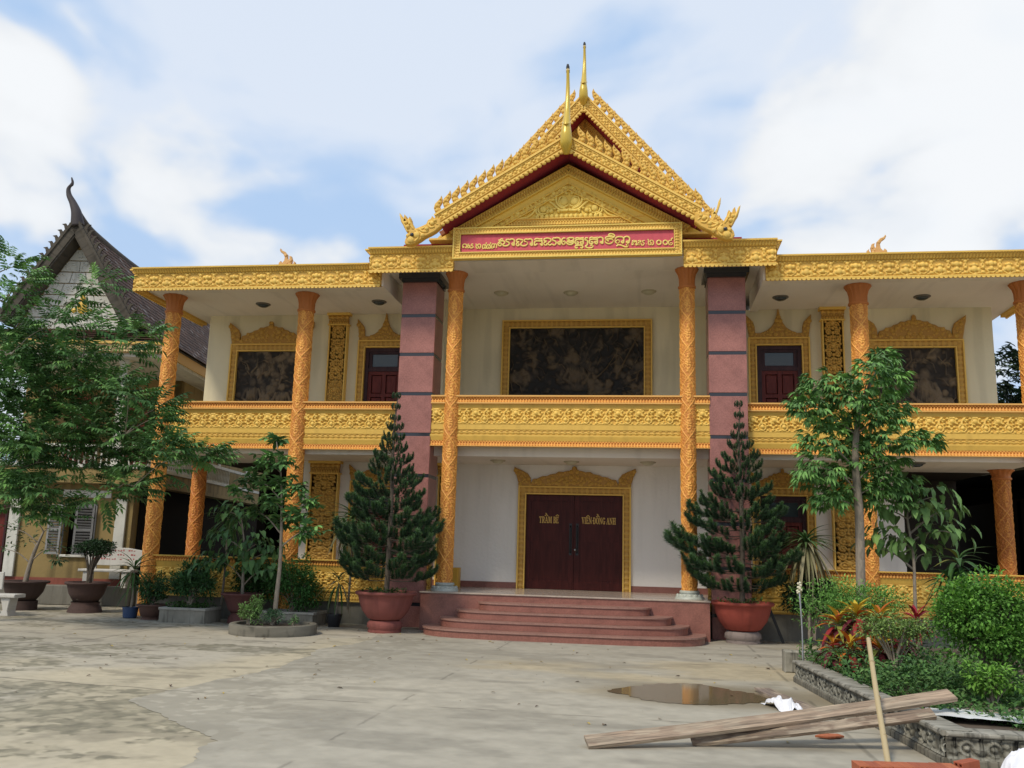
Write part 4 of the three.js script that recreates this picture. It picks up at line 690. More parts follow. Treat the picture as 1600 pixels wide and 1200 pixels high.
// ---------------------------------------------------------------- the old temple building on the left
const old = thing('old_temple', 'weathered yellow temple building with dark tile roof and white pediment behind the shade tree', 'temple', [-11.0, 0, -2.2], 8.5 * Math.PI / 180);
const mOldY = plaster([.33, .235, .09], .5, 3, 101), mOldW = plaster([.66, .65, .59], .35, 2, 103), mOldRed = plaster([.26, .075, .05], .25, 2, 105), mInnerShade = mShadeBlack;  // last material is black that stands for shade
const mOldTile = mat({ color: C(1, 1, 1), roughness: .85, vertexColors: true, bumpMap: noiseBump, bumpScale: .006 });
const mMoss = plaster([.10, .085, .065], .5, 1.2, 107), mOldGold = mat({ color: C(.55, .34, .08), roughness: .6 });
{
  const RX = -1.65;
  mesh('plinth', [box(-5, .42, 0, .46, -13, 0, .02)], mPlinth, old);
  mesh('ramp', (() => { const s = new THREE.Shape([new THREE.Vector2(0, 0), new THREE.Vector2(.9, 0), new THREE.Vector2(0, .44)]); const g = new THREE.ExtrudeGeometry(s, { depth: 1.2, bevelEnabled: false }); g.translate(.42, 0, -1.6); return uvm(g); })(), mPlinth, old);
  mesh('wall', [...holes(-4.2, .14, .46, 2.9, -.6, -.35, [[-3.75, -2.95, .46, 2.3], [-1.5, -.76, 1.18, 2.38]]), box(-.1, .14, .46, 2.9, -13, -.6), box(-4.2, .14, 3.3, 6.3, -3, -2.8), box(-.1, .14, 3.3, 6.4, -13, -2.8)], mOldY, old);
  mesh('skirting', box(-4.2, .16, .46, .62, -.42, -.335), mOldRed, old);
  mesh('side_shade_sheet', box(.141, .17, .46, 2.89, -13, -.7), mInnerShade, old);  // dark sheet added on the side wall, standing for its shade
  mesh('room_shade_sheet', [box(-4.1, -.2, .46, 2.9, -2.4, -2.3)], mInnerShade, old);  // black sheet standing for the shade of the room behind the openings
  for (const x of [-2.72, -.12]) mesh('corner_strip', box(x - .13, x + .13, .625, 2.55, -.34, -.27, .01), mOldW, old);
  // vent blocks under the slab
  for (let i = 0; i < 7; i++) { const x = -1.52 + i * .17, g = new THREE.Group(); g.name = 'vent_block'; old.add(g); const s = new THREE.Shape([new THREE.Vector2(-.08, -.09), new THREE.Vector2(.08, -.09), new THREE.Vector2(.08, .09), new THREE.Vector2(-.08, .09)]); for (const [a, b] of [[-.035, -.04], [.035, -.04], [-.035, .04], [.035, .04]]) { const h = new THREE.Path(); h.absarc(a, b, .024, 0, 6.283, true); s.holes.push(h); } const q = new THREE.ExtrudeGeometry(s, { depth: .03, bevelEnabled: false, curveSegments: 5 }); q.translate(x, 2.66, -.348); mesh('block', q, mOldW, g); mesh('hole_back', box(x - .07, x + .07, 2.58, 2.74, -.349, -.34), mInnerShade, g); }
  // window with shutters
  const sh = (w) => [box(0, .05, 0, 1.2, 0, .03), box(w - .05, w, 0, 1.2, 0, .03), box(.05, w - .05, 0, .06, 0, .03), box(.05, w - .05, 1.14, 1.2, 0, .03), box(.05, w - .05, .57, .63, 0, .03), ...[...Array(16)].map((_, i) => { const b = box(.05, w - .05, -.022, .022, -.004, .004); b.applyMatrix4(M4([0, .1 + i * .066 + (i > 7 ? .03 : 0), .015], [.6, 0, 0])); return b; })];
  const mSh = plaster([.26, .26, .26], .2, 1, 111), win = new THREE.Group(); win.name = 'window'; old.add(win);
  mesh('sill', box(-1.58, -.7, 1.12, 1.18, -.36, -.27, .01), mOldW, win); mesh('window_frame', [box(-1.53, -1.5, 1.18, 2.38, -.36, -.32), box(-.76, -.73, 1.18, 2.38, -.36, -.32), box(-1.53, -.73, 2.381, 2.42, -.36, -.32)], mSh, win);
  const s1 = mesh('shutter', sh(.36), mSh, win, { pos: [-1.88, 1.18, -.31] }); s1.rotation.y = -.12; const s2 = mesh('shutter', sh(.42), mSh, win, { pos: [-1.12, 1.18, -.05] }); s2.rotation.y = .45;
  const dr = new THREE.Group(); dr.name = 'door'; old.add(dr); mesh('door_frame', [box(-3.8, -3.75, .46, 2.35, -.37, -.3), box(-2.95, -2.9, .46, 2.35, -.37, -.3), box(-3.75, -2.95, 2.3, 2.35, -.37, -.3)], mDoorFrame, dr); mesh('leaf', box(-3.75, -2.95, .47, 2.3, -.55, -.5), mDoorPanel, dr);
  // balcony slab, rail and balusters
  mesh('balcony_slab', [box(-4.3, .5, 2.9, 3.28, -13, .02, .01)], mOldY, old); mesh('balcony_edge', [box(-4.32, .53, 3.281, 3.36, -.2, .06, .01), box(.4, .53, 3.281, 3.36, -13, -.2)], mOldW, old);
  const bal = new THREE.Group(); bal.name = 'balustrade'; old.add(bal);
  mesh('handrail', [box(-4.3, .5, 3.78, 3.86, -.12, .02, .012), box(.38, .5, 3.78, 3.86, -9, -.121, .012)], mOldW, bal);
  const bg = lathe([[.03, 0], [.03, .05], [.018, .08], [.034, .2], [.02, .32], [.03, .37], [.03, .43]], 8);
  for (let i = 0; i < 34; i++) mesh('baluster', bg, mOldW, bal, { pos: [-4.2 + i * .137, 3.355, -.05] });
  for (let i = 0; i < 44; i++) mesh('baluster', bg, mOldW, bal, { pos: [.44, 3.355, -.25 - i * .15] });
  for (const [x, z] of [[-4.1, -.1], [-.3, -.1], [-.3, -3.4], [.1, -6.5], [.1, -9.5]]) mesh('post', [box(x - .1, x + .1, 3.3, 6.08, z - .1, z + .1, .015), box(x - .13, x + .13, 5.9, 6.0, z - .13, z + .13, .01)], mOldW, old);
  mesh('upper_door', [box(-2.9, -2.1, 3.3, 5.5, -2.795, -2.74, .01), box(-1.4, -.6, 3.3, 5.5, -2.795, -2.74, .01)], mOldRed, old);
  mesh('ceiling', box(-4.1, .8, 6.0, 6.09, -13, .4), mOldW, old);
  // eaves fascia with small relief
  mesh('eaves_board', [band(T_BEAD, -4.2, .84, 6.1, 6.28, .52, .03, [.4, .28, .12], [.66, .52, .28]), tint(box(-4.22, .86, 6.28, 6.35, .4, .57, .01), [.62, .4, .1]), tint(box(-4.2, .84, 6.08, 6.28, .44, .515), [.45, .3, .12]), tint(box(.78, .84, 6.08, 6.35, -13, .44), [.62, .36, .08])], mGold, old);
  // roof surfaces, tile by tile
  const slab = (a, b, c, d, t) => { const g = new THREE.BufferGeometry(), n = b.clone().sub(a).cross(d.clone().sub(a)).normalize().multiplyScalar(-t); const P = [a, b, c, d, ...[a, b, c, d].map(p => p.clone().add(n))], q = [[0, 1, 2, 3], [7, 6, 5, 4], [0, 4, 5, 1], [1, 5, 6, 2], [2, 6, 7, 3], [3, 7, 4, 0]], pos = []; for (const f of q) for (const k of [0, 1, 2, 0, 2, 3]) pos.push(...P[f[k]].toArray()); g.setAttribute('position', new THREE.Float32BufferAttribute(pos, 3)); g.computeVertexNormals(); return uvm(g); };
  const zf = .42, zb = -13;
  mesh('roof_slope', [slab(V(RX, 9.4, zf), V(-.12, 6.95, zf), V(-.12, 6.95, zb), V(RX, 9.4, zb), .08), slab(V(RX, 9.4, zb), V(RX - 1.55, 6.95, zb), V(RX - 1.55, 6.95, zf), V(RX, 9.4, zf), .08), slab(V(-.2, 6.98, zf - .3), V(.86, 6.37, .55), V(.86, 6.37, zb), V(-.2, 6.98, zb), .06), slab(V(-4.2, 6.7, -.05), V(-4.3, 6.37, .56), V(.86, 6.37, .56), V(.1, 6.7, -.05), .06)], mMoss, old);
  const tg = new THREE.BoxGeometry(.2, .016, .115); tint(tg, [1, 1, 1]); const tiles = []; SEED = 77;
  const lay = (a, b, L, skew = 0) => { const d = b.clone().sub(a), n = Math.floor(d.length() / .145), ang = Math.atan2(d.y, d.x); for (let i = 0; i < n; i++) for (let k = 0; k < L / .12; k++) { const t = (i + .5) / n; tiles.push([a.x + d.x * t, a.y + d.y * t + .035, zf - .05 - k * .12 - (i % 2) * .06, ang + .09, rr(.5, 1.5)]); } };
  lay(V(RX, 9.4, 0), V(-.1, 6.93, 0), 13); lay(V(-.2, 6.98, 0), V(.9, 6.36, 0), 13);
  const im = new THREE.InstancedMesh(tg, mOldTile, tiles.length + 300), mm = new THREE.Matrix4(); let k = 0; const pc = new THREE.Color();
  for (const [x, y, z, a, s] of tiles) { im.setMatrixAt(k, M4([x, y, z], [0, 0, a])); const r = rnd(); im.setColorAt(k++, r < .06 ? pc.setRGB(.2 * s, .17 * s, .15 * s) : pc.setRGB(.10 * s, .058 * s, .04 * s)); }
  for (let i = 0; i < 4; i++) for (let q = 0; q < 75 && k < tiles.length + 300; q++) { im.setMatrixAt(k, M4([-4.0 + q * .064, 6.68 - i * .085, .02 + i * .15], [0, Math.PI / 2, 0, 'XYZ'], [1, 1, .55])); im.setColorAt(k++, pc.setRGB(.11, .06, .04)); }
  im.count = k; im.name = 'roof_tiles'; im.userData.kind = 'stuff'; old.add(im);
  // ridge, horn, bargeboards with hooks
  const ridge = taper([[RX, 9.5, -13], [RX, 9.36, -6], [RX, 9.3, -2.5], [RX, 9.33, -1], [RX, 9.42, 0], [RX, 9.6, .5]], [.13, .13, .13, .14, .13, .1], 8, 40); mesh('ridge', ridge, mMoss, old);
  const hn = taper([[RX, 9.3, .45], [RX - .04, 9.65, .52], [RX - .14, 9.88, .54], [RX - .26, 10.1, .56], [RX - .27, 10.26, .58], [RX - .18, 10.38, .6], [RX - .21, 10.53, .62]], [.17, .125, .09, .065, .052, .04, .015], 9, 40); mesh('horn', hn, mat({ color: C(.05, .042, .045), roughness: .7 }), old);
  const A = Math.atan2(2.45, 1.55), hookP = [[0, 0], [.1, 0], [.07, .1], [.1, .2], [.16, .24], [.06, .26], [-.01, .16]], hk = plate(hookP, .05, .008), hkL = plate(hookP.map(([x, y]) => [.1 - x, y]).reverse(), .05, .008);
  for (const s of [-1, 1]) { const m = new THREE.Matrix4().makeBasis(V(s * Math.cos(A), -Math.sin(A), 0), V(s * Math.sin(A), Math.cos(A), 0), V(0, 0, s)).setPosition(RX, 9.45, .5); const B = (a, b, c, d, e, f) => (s > 0 ? box(a, b, c, d, e, f) : box(a, b, c, d, -f, -e)).applyMatrix4(m);
    const g = mesh('bargeboard', [B(0, 3.1, -.2, .02, -.1, .06), B(0, 3.1, -.02, .05, -.14, .09), B(.05, 3.1, -.24, -.19, -.4, .03)], mMoss, old);
    for (let i = 0; i < 15; i++) { const t = .45 + i * .185; mesh('hook', s > 0 ? hk : hkL, mMoss, g, { pos: [RX + s * Math.cos(A) * t + s * .02 - .05, 9.47 - Math.sin(A) * t, .47] }); } }
  // small corner ornaments on the lower roof
  for (const [x, y, z, h] of [[-.02, 6.75, .42, .5], [.8, 6.36, .5, .62]]) mesh('corner_finial', [taper([[x, y, z], [x + .1, y + .2 * h, z + .02], [x + .02, y + .5 * h, z], [x + .09, y + h, z]], [.1, .12, .07, .015], 7, 16).toNonIndexed(), taper([[x - .08, y, z], [x - .12, y + .2 * h, z], [x - .05, y + .4 * h, z]], [.07, .06, .01], 6, 8).toNonIndexed()], mMoss, old);
  // pediment: courses of moulded white panels
  const ped = new THREE.Group(); ped.name = 'pediment'; old.add(ped);
  const yB = 6.72, yT = 9.1, hw = y => (yT - y) / 2.45 * 1.5;
  mesh('gable_wall', tint(plate([[RX - hw(yB) - .05, yB - .05], [RX + hw(yB) + .05, yB - .05], [RX, yT]], .15, 0), [1, 1, 1]).translate(0, 0, -.1), plaster([.45, .3, .13], .3, 1.5, 115), ped);
  SEED = 8; for (let r = 0; r < 7; r++) { const y0 = yB + r * .3, y1 = y0 + .275, n = Math.max(1, Math.round(hw(y0) * 2 / .5)); for (let i = 0; i < n; i++) { const f = (q, y) => RX - hw(y) + .06 + (2 * hw(y) - .12) * q, a = i / n, b = (i + 1) / n, P = [[f(a, y0) + .008, y0], [f(b, y0) - .008, y0], [Math.max(f(a, y1) + .02, f(b, y1) - .008), y1], [f(a, y1) + .008, y1]]; if (hw(y1) < .12) continue; const l = [plate(P, .05, .008).translate(0, 0, .052)]; for (let k = 0; k < 9; k++) { const x = mix(P[0][0], P[1][0], rr(.12, .88)), y = rr(y0 + .05, y1 - .05); l.push(boss(x, y, .099, rr(.02, .045), .02, [1, 1, 1], rr(.02, .035))); } mesh('panel', l, mOldW, ped); } }
  mesh('emblem', [tint(boss(RX + .18, 7.3, .09, .13, .06, [1, 1, 1], .2), [1, 1, 1]), tint(boss(RX + .18, 7.52, .1, .07, .06, [1, 1, 1], .09), [1, 1, 1]), boss(RX - .02, 7.2, .09, .09, .05, [1, 1, 1], .07), boss(RX + .36, 7.2, .09, .09, .05, [1, 1, 1], .07)], mat({ color: C(.65, .40, .05), roughness: .4 }), ped);
  mesh('pediment_edge', [slab(V(RX, yT - .05, .12), V(RX + hw(yB), yB - .02, .12), V(RX + hw(yB) + .22, yB - .02, .16), V(RX + .12, yT - .05, .16), .05)], mOldW, ped);
}
// ---------------------------------------------------------------- shed and roofs on the far right
{
  const o = thing('garden_shed', 'dark open shed with a red tiled roof edge behind the right end of the hall', 'shed', [13, 0, -6]);
  mesh('wall', [box(-4.2, 4, 0, 3.9, -6, -5.8), box(-2.6, -2.45, 0, 3.1, -5.8, 2.5), box(3.9, 4, 0, 3.2, -5.8, 2.5), box(-2.6, 4, 0, 3.05, 1.0, 1.2)], mInnerShade, o);  // walls near black: the shade inside the shed is in their colour
  const r = box(-3.2, 4.6, -.03, .03, -4.8, 4.8); r.applyMatrix4(M4([0, 3.78, -1.5], [.03, 0, .0])); mesh('awning', r, mBlackMetal, o);
  for (let i = 0; i < 4; i++) mesh('post', box(-2.9 + i * 2.2, -2.8 + i * 2.2, 0, 3.8, 2.6, 2.7), mBlackMetal, o);
  const t = []; for (let k = 0; k < 9; k++) for (let i = 0; i < 26; i++) { const b = box(-.13, .13, -.012, .012, -.2, .2, .006); b.applyMatrix4(M4([-2.2 + i * .27, 3.92 + k * .16, 2.9 - k * .32], [.5, 0, .06])); t.push(b); } mesh('roof_tiles', t, mat({ color: C(.32, .09, .06), roughness: .8 }), o, { kind: 'stuff' });
}
// ---------------------------------------------------------------- foliage
class Acc {
  constructor() { this.p = []; this.n = []; this.c = []; }
  add(g, m, tintc) { const P = g.attributes.position, N = g.attributes.normal, K = g.attributes.color, e = m.elements;
    for (let i = 0; i < P.count; i++) { const x = P.getX(i), y = P.getY(i), z = P.getZ(i), a = N.getX(i), b = N.getY(i), c = N.getZ(i);
      this.p.push(e[0] * x + e[4] * y + e[8] * z + e[12], e[1] * x + e[5] * y + e[9] * z + e[13], e[2] * x + e[6] * y + e[10] * z + e[14]);
      const X = e[0] * a + e[4] * b + e[8] * c, Y = e[1] * a + e[5] * b + e[9] * c, Z = e[2] * a + e[6] * b + e[10] * c, L = Math.hypot(X, Y, Z) || 1; this.n.push(X / L, Y / L, Z / L);
      const r = K ? K.getX(i) : 1, q = K ? K.getY(i) : 1, s = K ? K.getZ(i) : 1; this.c.push(r * (tintc ? tintc[0] : 1), q * (tintc ? tintc[1] : 1), s * (tintc ? tintc[2] : 1)); } }
  geo() { const g = new THREE.BufferGeometry(); g.setAttribute('position', new THREE.Float32BufferAttribute(this.p, 3)); g.setAttribute('normal', new THREE.Float32BufferAttribute(this.n, 3)); g.setAttribute('color', new THREE.Float32BufferAttribute(this.c, 3)); return g; }
}
const mLeaf = new THREE.MeshPhysicalMaterial({ vertexColors: true, roughness: .62, specularIntensity: .5, transmission: .3, thickness: 0, side: THREE.DoubleSide, ior: 1.4 });
const mNeedle = mat({ vertexColors: true, roughness: .6, side: THREE.DoubleSide });
const mBark = mat({ roughness: .9, map: tex(128, (u, v) => { const k = .6 + .7 * fbm(u * 12, v * 4, 12, 121, 4); return [.25 * k, .21 * k, .165 * k]; }, 4) });
const mBarkDark = mat({ roughness: .9, map: tex(128, (u, v) => { const k = .6 + .7 * fbm(u * 12, v * 6, 12, 123, 4); return [.10 * k, .08 * k, .06 * k]; }, 4) });
// one leaf along +x, face up
function leaf(len, wid, o = {}) {
  const { droop = .3, fold = .25, n = 4, tip = 1, heart = 0, col = [.05, .11, .025], mid = 1.25, wave = 0 } = o, pos = [], cc = [], idx = [];
  for (let i = 0; i <= n; i++) { const t = i / n, x = len * t * (1 - .15 * droop * t), y = -droop * len * t * t, w = wid * (heart ? Math.pow(1 - t, .75) * Math.min(1, .55 + t * 4) * 1.05 : Math.sin(Math.PI * Math.pow(t, .8 / tip)) * .98 + (i === 0 || i === n ? .03 : 0)), wv = wave * Math.sin(i * 2.1);
    for (const s of [-1, 0, 1]) { pos.push(x - (heart && i === 0 && s ? len * .1 : 0), y + (s ? fold * w : 0) + wv * s * w, s * w * .5 * (1 + 0)); const k = s ? .92 + .16 * t : mid; cc.push(col[0] * k, col[1] * k, col[2] * k); } }
  for (let i = 0; i < n; i++) for (const s of [0, 1]) { const a = i * 3 + s, b = a + 3; idx.push(a, a + 1, b, b, a + 1, b + 1); }
  const g = new THREE.BufferGeometry(); g.setAttribute('position', new THREE.Float32BufferAttribute(pos, 3)); g.setAttribute('color', new THREE.Float32BufferAttribute(cc, 3)); g.setIndex(idx); g.computeVertexNormals(); return g.toNonIndexed();
}
const shade = (c, k, y = 0) => [c[0] * k + y * .04, c[1] * k + y * .03, c[2] * k];
function frame(pos, dir, up, sc = 1, roll = 0) { const x = dir.clone().normalize(), z = x.clone().cross(up).normalize(); if (z.lengthSq() < .01) z.set(0, 0, 1); const y = z.clone().cross(x).normalize(); if (roll) { const c = Math.cos(roll), s = Math.sin(roll), y2 = y.clone().multiplyScalar(c).addScaledVector(z, s), z2 = z.clone().multiplyScalar(c).addScaledVector(y, -s); y.copy(y2); z.copy(z2); } return new THREE.Matrix4().makeBasis(x, y, z).scale(V(sc, sc, sc)).setPosition(pos); }
const UP = V(0, 1, 0);
function compound(kind, col, k) {
  const a = new Acc(), st = leaf(1, .03, { droop: 0, fold: 0, n: 2, col: shade(col, 1.2) });
  if (kind === 'pinnate') { const L = .34, np = 5; a.add(st, frame(V(0, 0, 0), V(1, -.06, 0), UP, L)); for (let i = 0; i < np; i++) for (const s of [-1, 1]) { const t = .22 + .7 * i / (np - 1), l = .13 * (1 - .25 * Math.abs(t - .5)) * rr(.85, 1.15); a.add(leaf(l, l * .40, { droop: rr(.25, .6), fold: .2, n: 3, col: shade(col, rr(.8, 1.25)) }), frame(V(L * t, -.02 * t, 0), V(.62, rr(-.3, .05), s * .8), UP)); } a.add(leaf(.14, .05, { n: 3, col }), frame(V(L, -.02, 0), V(1, -.3, 0), UP)); }
  else if (kind === 'palmate') { const L = .12; a.add(st, frame(V(0, 0, 0), V(1, .05, 0), UP, L)); for (let i = -2; i <= 2; i++) { const l = (.19 - .025 * Math.abs(i)) * rr(.85, 1.12), an = i * .62; a.add(leaf(l, l * .38, { droop: rr(.3, .8), fold: .22, n: 3, col: shade(col, rr(.8, 1.25)) }), frame(V(L, .005, 0), V(Math.cos(an), rr(-.35, .0), Math.sin(an)), UP)); } }
  else if (kind === 'heart') { const l = rr(.19, .27); a.add(st, frame(V(0, 0, 0), V(1, .3, 0), UP, .1)); a.add(leaf(l, l * .8, { heart: 1, droop: rr(.2, .5), fold: .16, n: 4, col, wave: .06 }), frame(V(.1, .03, 0), V(.55, -.8, rr(-.2, .2)), UP)); }
  else if (kind === 'whorl') { for (let i = 0; i < 6; i++) { const l = rr(.13, .19), an = i * 1.05 + rr(-.2, .2); a.add(leaf(l, l * .42, { droop: rr(.15, .5), fold: .2, n: 3, col: shade(col, rr(.8, 1.25)), tip: .8 }), frame(V(0, 0, 0), V(.5 + Math.cos(an), rr(-.2, .3), Math.sin(an)), UP)); } }
  else { const l = rr(.1, .15); a.add(leaf(l, l * .5, { droop: rr(.2, .5), n: 3, col }), frame(V(0, 0, 0), V(1, 0, 0), UP)); }
  return a.geo();
}
function leafyTree(o) {
  SEED = o.seed; const B = V(...o.trunk[0]), t = thing(o.name, o.label, o.category || 'tree', B.toArray(), 0, o.group);
  const loc = p => V(...p).sub(B), tp = o.trunk.map(loc), curve = new THREE.CatmullRomCurve3(tp);
  mesh('trunk', taper(tp, o.rad, 9, tp.length * 6), o.bark || mBark, t);
  const vars = []; for (let i = 0; i < 7; i++) { const k = [.55, .75, .95, 1.1, 1.3, 1.6, .65][i]; vars.push(compound(o.kind, shade(o.col, k, i === 5 ? .9 : i === 4 ? .3 : 0), i)); }
  const N = 24, samples = curve.getPoints(N), leaves = [];
  const done = [], dT = c => Math.min(...samples.map(q => q.distanceTo(c))), order = o.clusters.map(q => [loc(q), q[3] || o.r, q[4] || 1]).sort((p, q) => dT(p[0]) - dT(q[0]));
  for (const [c, R, k4] of order) {
    let best = samples[0], bd = 1e9, own = false;
    for (const q of samples) { const d = Math.hypot(q.x - c.x, q.z - c.z), e = Math.abs(q.y - (c.y - d * .55)) + d * .8; if (e < bd) { bd = e; best = q; } }
    for (const q of done) { const d = q.distanceTo(c) * 1.25 + (q.y > c.y + .25 ? .5 : 0) + .1; if (d < bd) { bd = d; best = q; own = true; } }
    done.push(c);
    const d = best.distanceTo(c), m = best.clone().lerp(c, .5).add(V(rr(-.08, .08) * d, .1 * d, rr(-.08, .08) * d));
    mesh('branch', taper([best, m, c], [own ? .011 : Math.min(.03, .01 + d * .012), .006], 5, 8), o.bark || mBark, t);
    for (let i = 0; i < Math.round(o.per * k4); i++) { const dir = V(rr(-1, 1), rr(-.6, .9), rr(-1, 1)).normalize(), off = dir.clone().multiplyScalar(R * Math.pow(rnd(), .6)); off.y *= .7; const out = dir.clone().multiplyScalar(.8).add(c.clone().sub(best).setY(0).normalize().multiplyScalar(.45)); out.y = out.y * .5 + rr(-.1, .35); const up = V(rr(-.35, .35), 1, rr(-.35, .35)); leaves.push([frame(c.clone().add(off), out, up, rr(.6, 1.2) * (o.size || 1)), Math.floor(rnd() * 7), off.z + c.z]); }
  }
  leaves.sort((a, b) => b[2] - a[2]);
  const a = new Acc(); leaves.forEach(([m, v], i) => { if (i < o.parts) { const q = mesh('leaf', vars[v], mLeaf, t); m.decompose(q.position, q.quaternion, q.scale); } else a.add(vars[v], m); });
  if (leaves.length > o.parts) mesh('foliage', a.geo(), mLeaf, t, { kind: 'stuff' });
  return t;
}
// dense small-leaved shrub made of lumps
function shrub(o) {
  SEED = o.seed; const t = thing(o.name, o.label, o.category || 'shrub', o.at, 0, o.group), a = new Acc();
  const vars = []; for (let i = 0; i < 6; i++) vars.push(leaf(o.leaf * rr(.8, 1.2), o.leaf * (o.slim || .5), { droop: rr(.1, .6), fold: .2, n: 2, col: shade(o.col, [.6, .8, 1, 1.15, 1.35, 1.6][i], i === 5 ? (o.tip || 0) : 0) }));
  const lumps = []; for (let i = 0; i < o.lumps; i++) { const d = V(rr(-1, 1), rr(-.75, 1), rr(-1, 1)).normalize().multiplyScalar(rr(.35, .8)); lumps.push([V(d.x * o.r[0], o.cy + d.y * o.r[1], d.z * o.r[2]), rr(.28, .5)]); }
  for (const [c] of lumps.slice(0, 16)) mesh('stem', taper([[rr(-.04, .04), .0, rr(-.04, .04)], [c.x * .3, c.y * .5, c.z * .3], c], [o.stem || .016, .006], 5, 6), o.bark || mBark, t);
  for (let i = 0; i < o.n; i++) { const [c, s] = pick(lumps), d = V(rr(-1, 1), rr(-1, 1), rr(-1, 1)).normalize(), rad = Math.pow(rnd(), .35) * s; const p = c.clone().add(V(d.x * rad * o.r[0], d.y * rad * o.r[1], d.z * rad * o.r[2])); if (p.y < .02) continue; const out = d.clone().add(V(rr(-.7, .7), rr(-.2, .8), rr(-.7, .7))); a.add(vars[Math.min(5, Math.floor(rnd() * 4.6 + (d.y > .3 ? .9 : 0)))], frame(p, out, V(rr(-.6, .6), 1, rr(-.6, .6)))); }
  mesh('foliage', a.geo(), mLeaf, t, { kind: 'stuff' }); return t;
}
// rosette of strap leaves on a cane
function strapPlant(o) {
  SEED = o.seed; const t = thing(o.name, o.label, 'plant', o.at, 0, o.group);
  for (const [x, z, h, n, L] of o.heads) {
    if (h > .05) mesh('stem', taper([[x * .3, 0, z * .3], [x * .7 + .02, h * .5, z * .7], [x, h, z]], [o.stem || .025, (o.stem || .025) * .8], 7, 8), mBark, t);
    const v = o.cols.map(c => leaf(L, L * (o.wide || .085), { droop: o.droop ?? .55, fold: .25, n: 7, col: c, mid: 1.15, tip: .75 })), vd = o.cols.map(c => leaf(L * 1.05, L * (o.wide || .085), { droop: (o.droop ?? .55) * 1.9, fold: .2, n: 7, col: c, tip: .75 }));
    for (let i = 0; i < n; i++) { const f = i / n, an = i * 2.4, el = mix(1.25, -.25, Math.pow(f, .8)) + rr(-.15, .15), k = o.pickCol ? o.pickCol(f) : Math.floor(rnd() * o.cols.length), q = mesh('leaf', (f > .5 ? vd : v)[k], mLeaf, t); frame(V(x, h + .06 - f * .14, z), V(Math.cos(an) * Math.cos(el), Math.sin(el), Math.sin(an) * Math.cos(el)), UP, rr(.8, 1.1)).decompose(q.position, q.quaternion, q.scale); }
  } return t;
}
function pot(name, label, at, prof2, m, soil, group) { const t = thing(name, label, 'pot', at, 0, group); mesh('bowl', lathe(prof2[0], 40), m, t); if (prof2[1]) mesh('foot', lathe(prof2[1], 40), prof2[2] || m, t); const s = lathe([[0, soil[1] + .01], [soil[0] * .6, soil[1] + .015], [soil[0], soil[1] - .01]], 24); mesh('soil', s, mSoil, t); return t; }
const mSoil = mat({ roughness: 1, map: tex(128, (u, v) => { const k = .5 + fbm(u * 14, v * 14, 14, 131, 4); return [.085 * k, .062 * k, .042 * k]; }, 1) });
const clay = (c, s) => plaster(c, .3, .8, s);

// ---------------------------------------------------------------- araucaria pines in big bowls
const pineBranch = (() => { SEED = 404; const out = []; for (let v = 0; v < 4; v++) { const a = new Acc(), wood = [.06, .05, .035], nd = [.024, .062, .024], tipc = [.05, .12, .03];
  const spine = (pts, r) => { const g = taper(pts, [r, r * .5], 4, 8).toNonIndexed(); tint(g, wood); a.add(g, new THREE.Matrix4()); };
  const needle = (p, d, l, c) => { const s = V(rr(-1, 1), rr(-1, 1), rr(-1, 1)).cross(d).normalize().multiplyScalar(.005), e = p.clone().addScaledVector(d, l), n = d.clone().cross(s).normalize(); for (const q of [p.clone().add(s), p.clone().sub(s), e]) { a.p.push(q.x, q.y, q.z); a.n.push(n.x, n.y, n.z); a.c.push(...c); } };
  const fox = (pts, s0) => { const c = new THREE.CatmullRomCurve3(pts), L = c.getLength(), n = Math.ceil(L / .010); for (let i = 0; i <= n; i++) { const t = i / n; if (t < s0) continue; const p = c.getPoint(t), T = c.getTangent(t); const col = shade(t > .82 ? tipc : nd, rr(.65, 1.3)); for (let k = 0; k < 8; k++) { const q = V(rr(-1, 1), rr(-1, 1), rr(-1, 1)).cross(T).normalize(); needle(p, q.multiplyScalar(.85).addScaledVector(T, .75).add(V(0, .15, 0)).normalize(), rr(.075, .125) * (t > .9 ? .8 : 1), col); } } };
  const main = [V(0, 0, 0), V(.3, -.04, 0), V(.62, .01, 0), V(.86, .14, 0), V(.96, .36, 0)]; spine(main, .013); fox(main, .55); const mc = new THREE.CatmullRomCurve3(main);
  for (let k = 0; k < 10; k++) { const t = .3 + .064 * k + rr(-.02, .02), s = k % 2 ? 1 : -1, p = mc.getPoint(t), l = rr(.22, .36) * (1.15 - t * .45); const e = [p, p.clone().add(V(l * .45, .01, s * l * .45)), p.clone().add(V(l * .8, .16 * l + .03, s * l * .72)), p.clone().add(V(l * .93, .55 * l + .06, s * l * .82))]; spine(e, .007); fox(e, .38); }
  out.push(a.geo()); } return out; })();
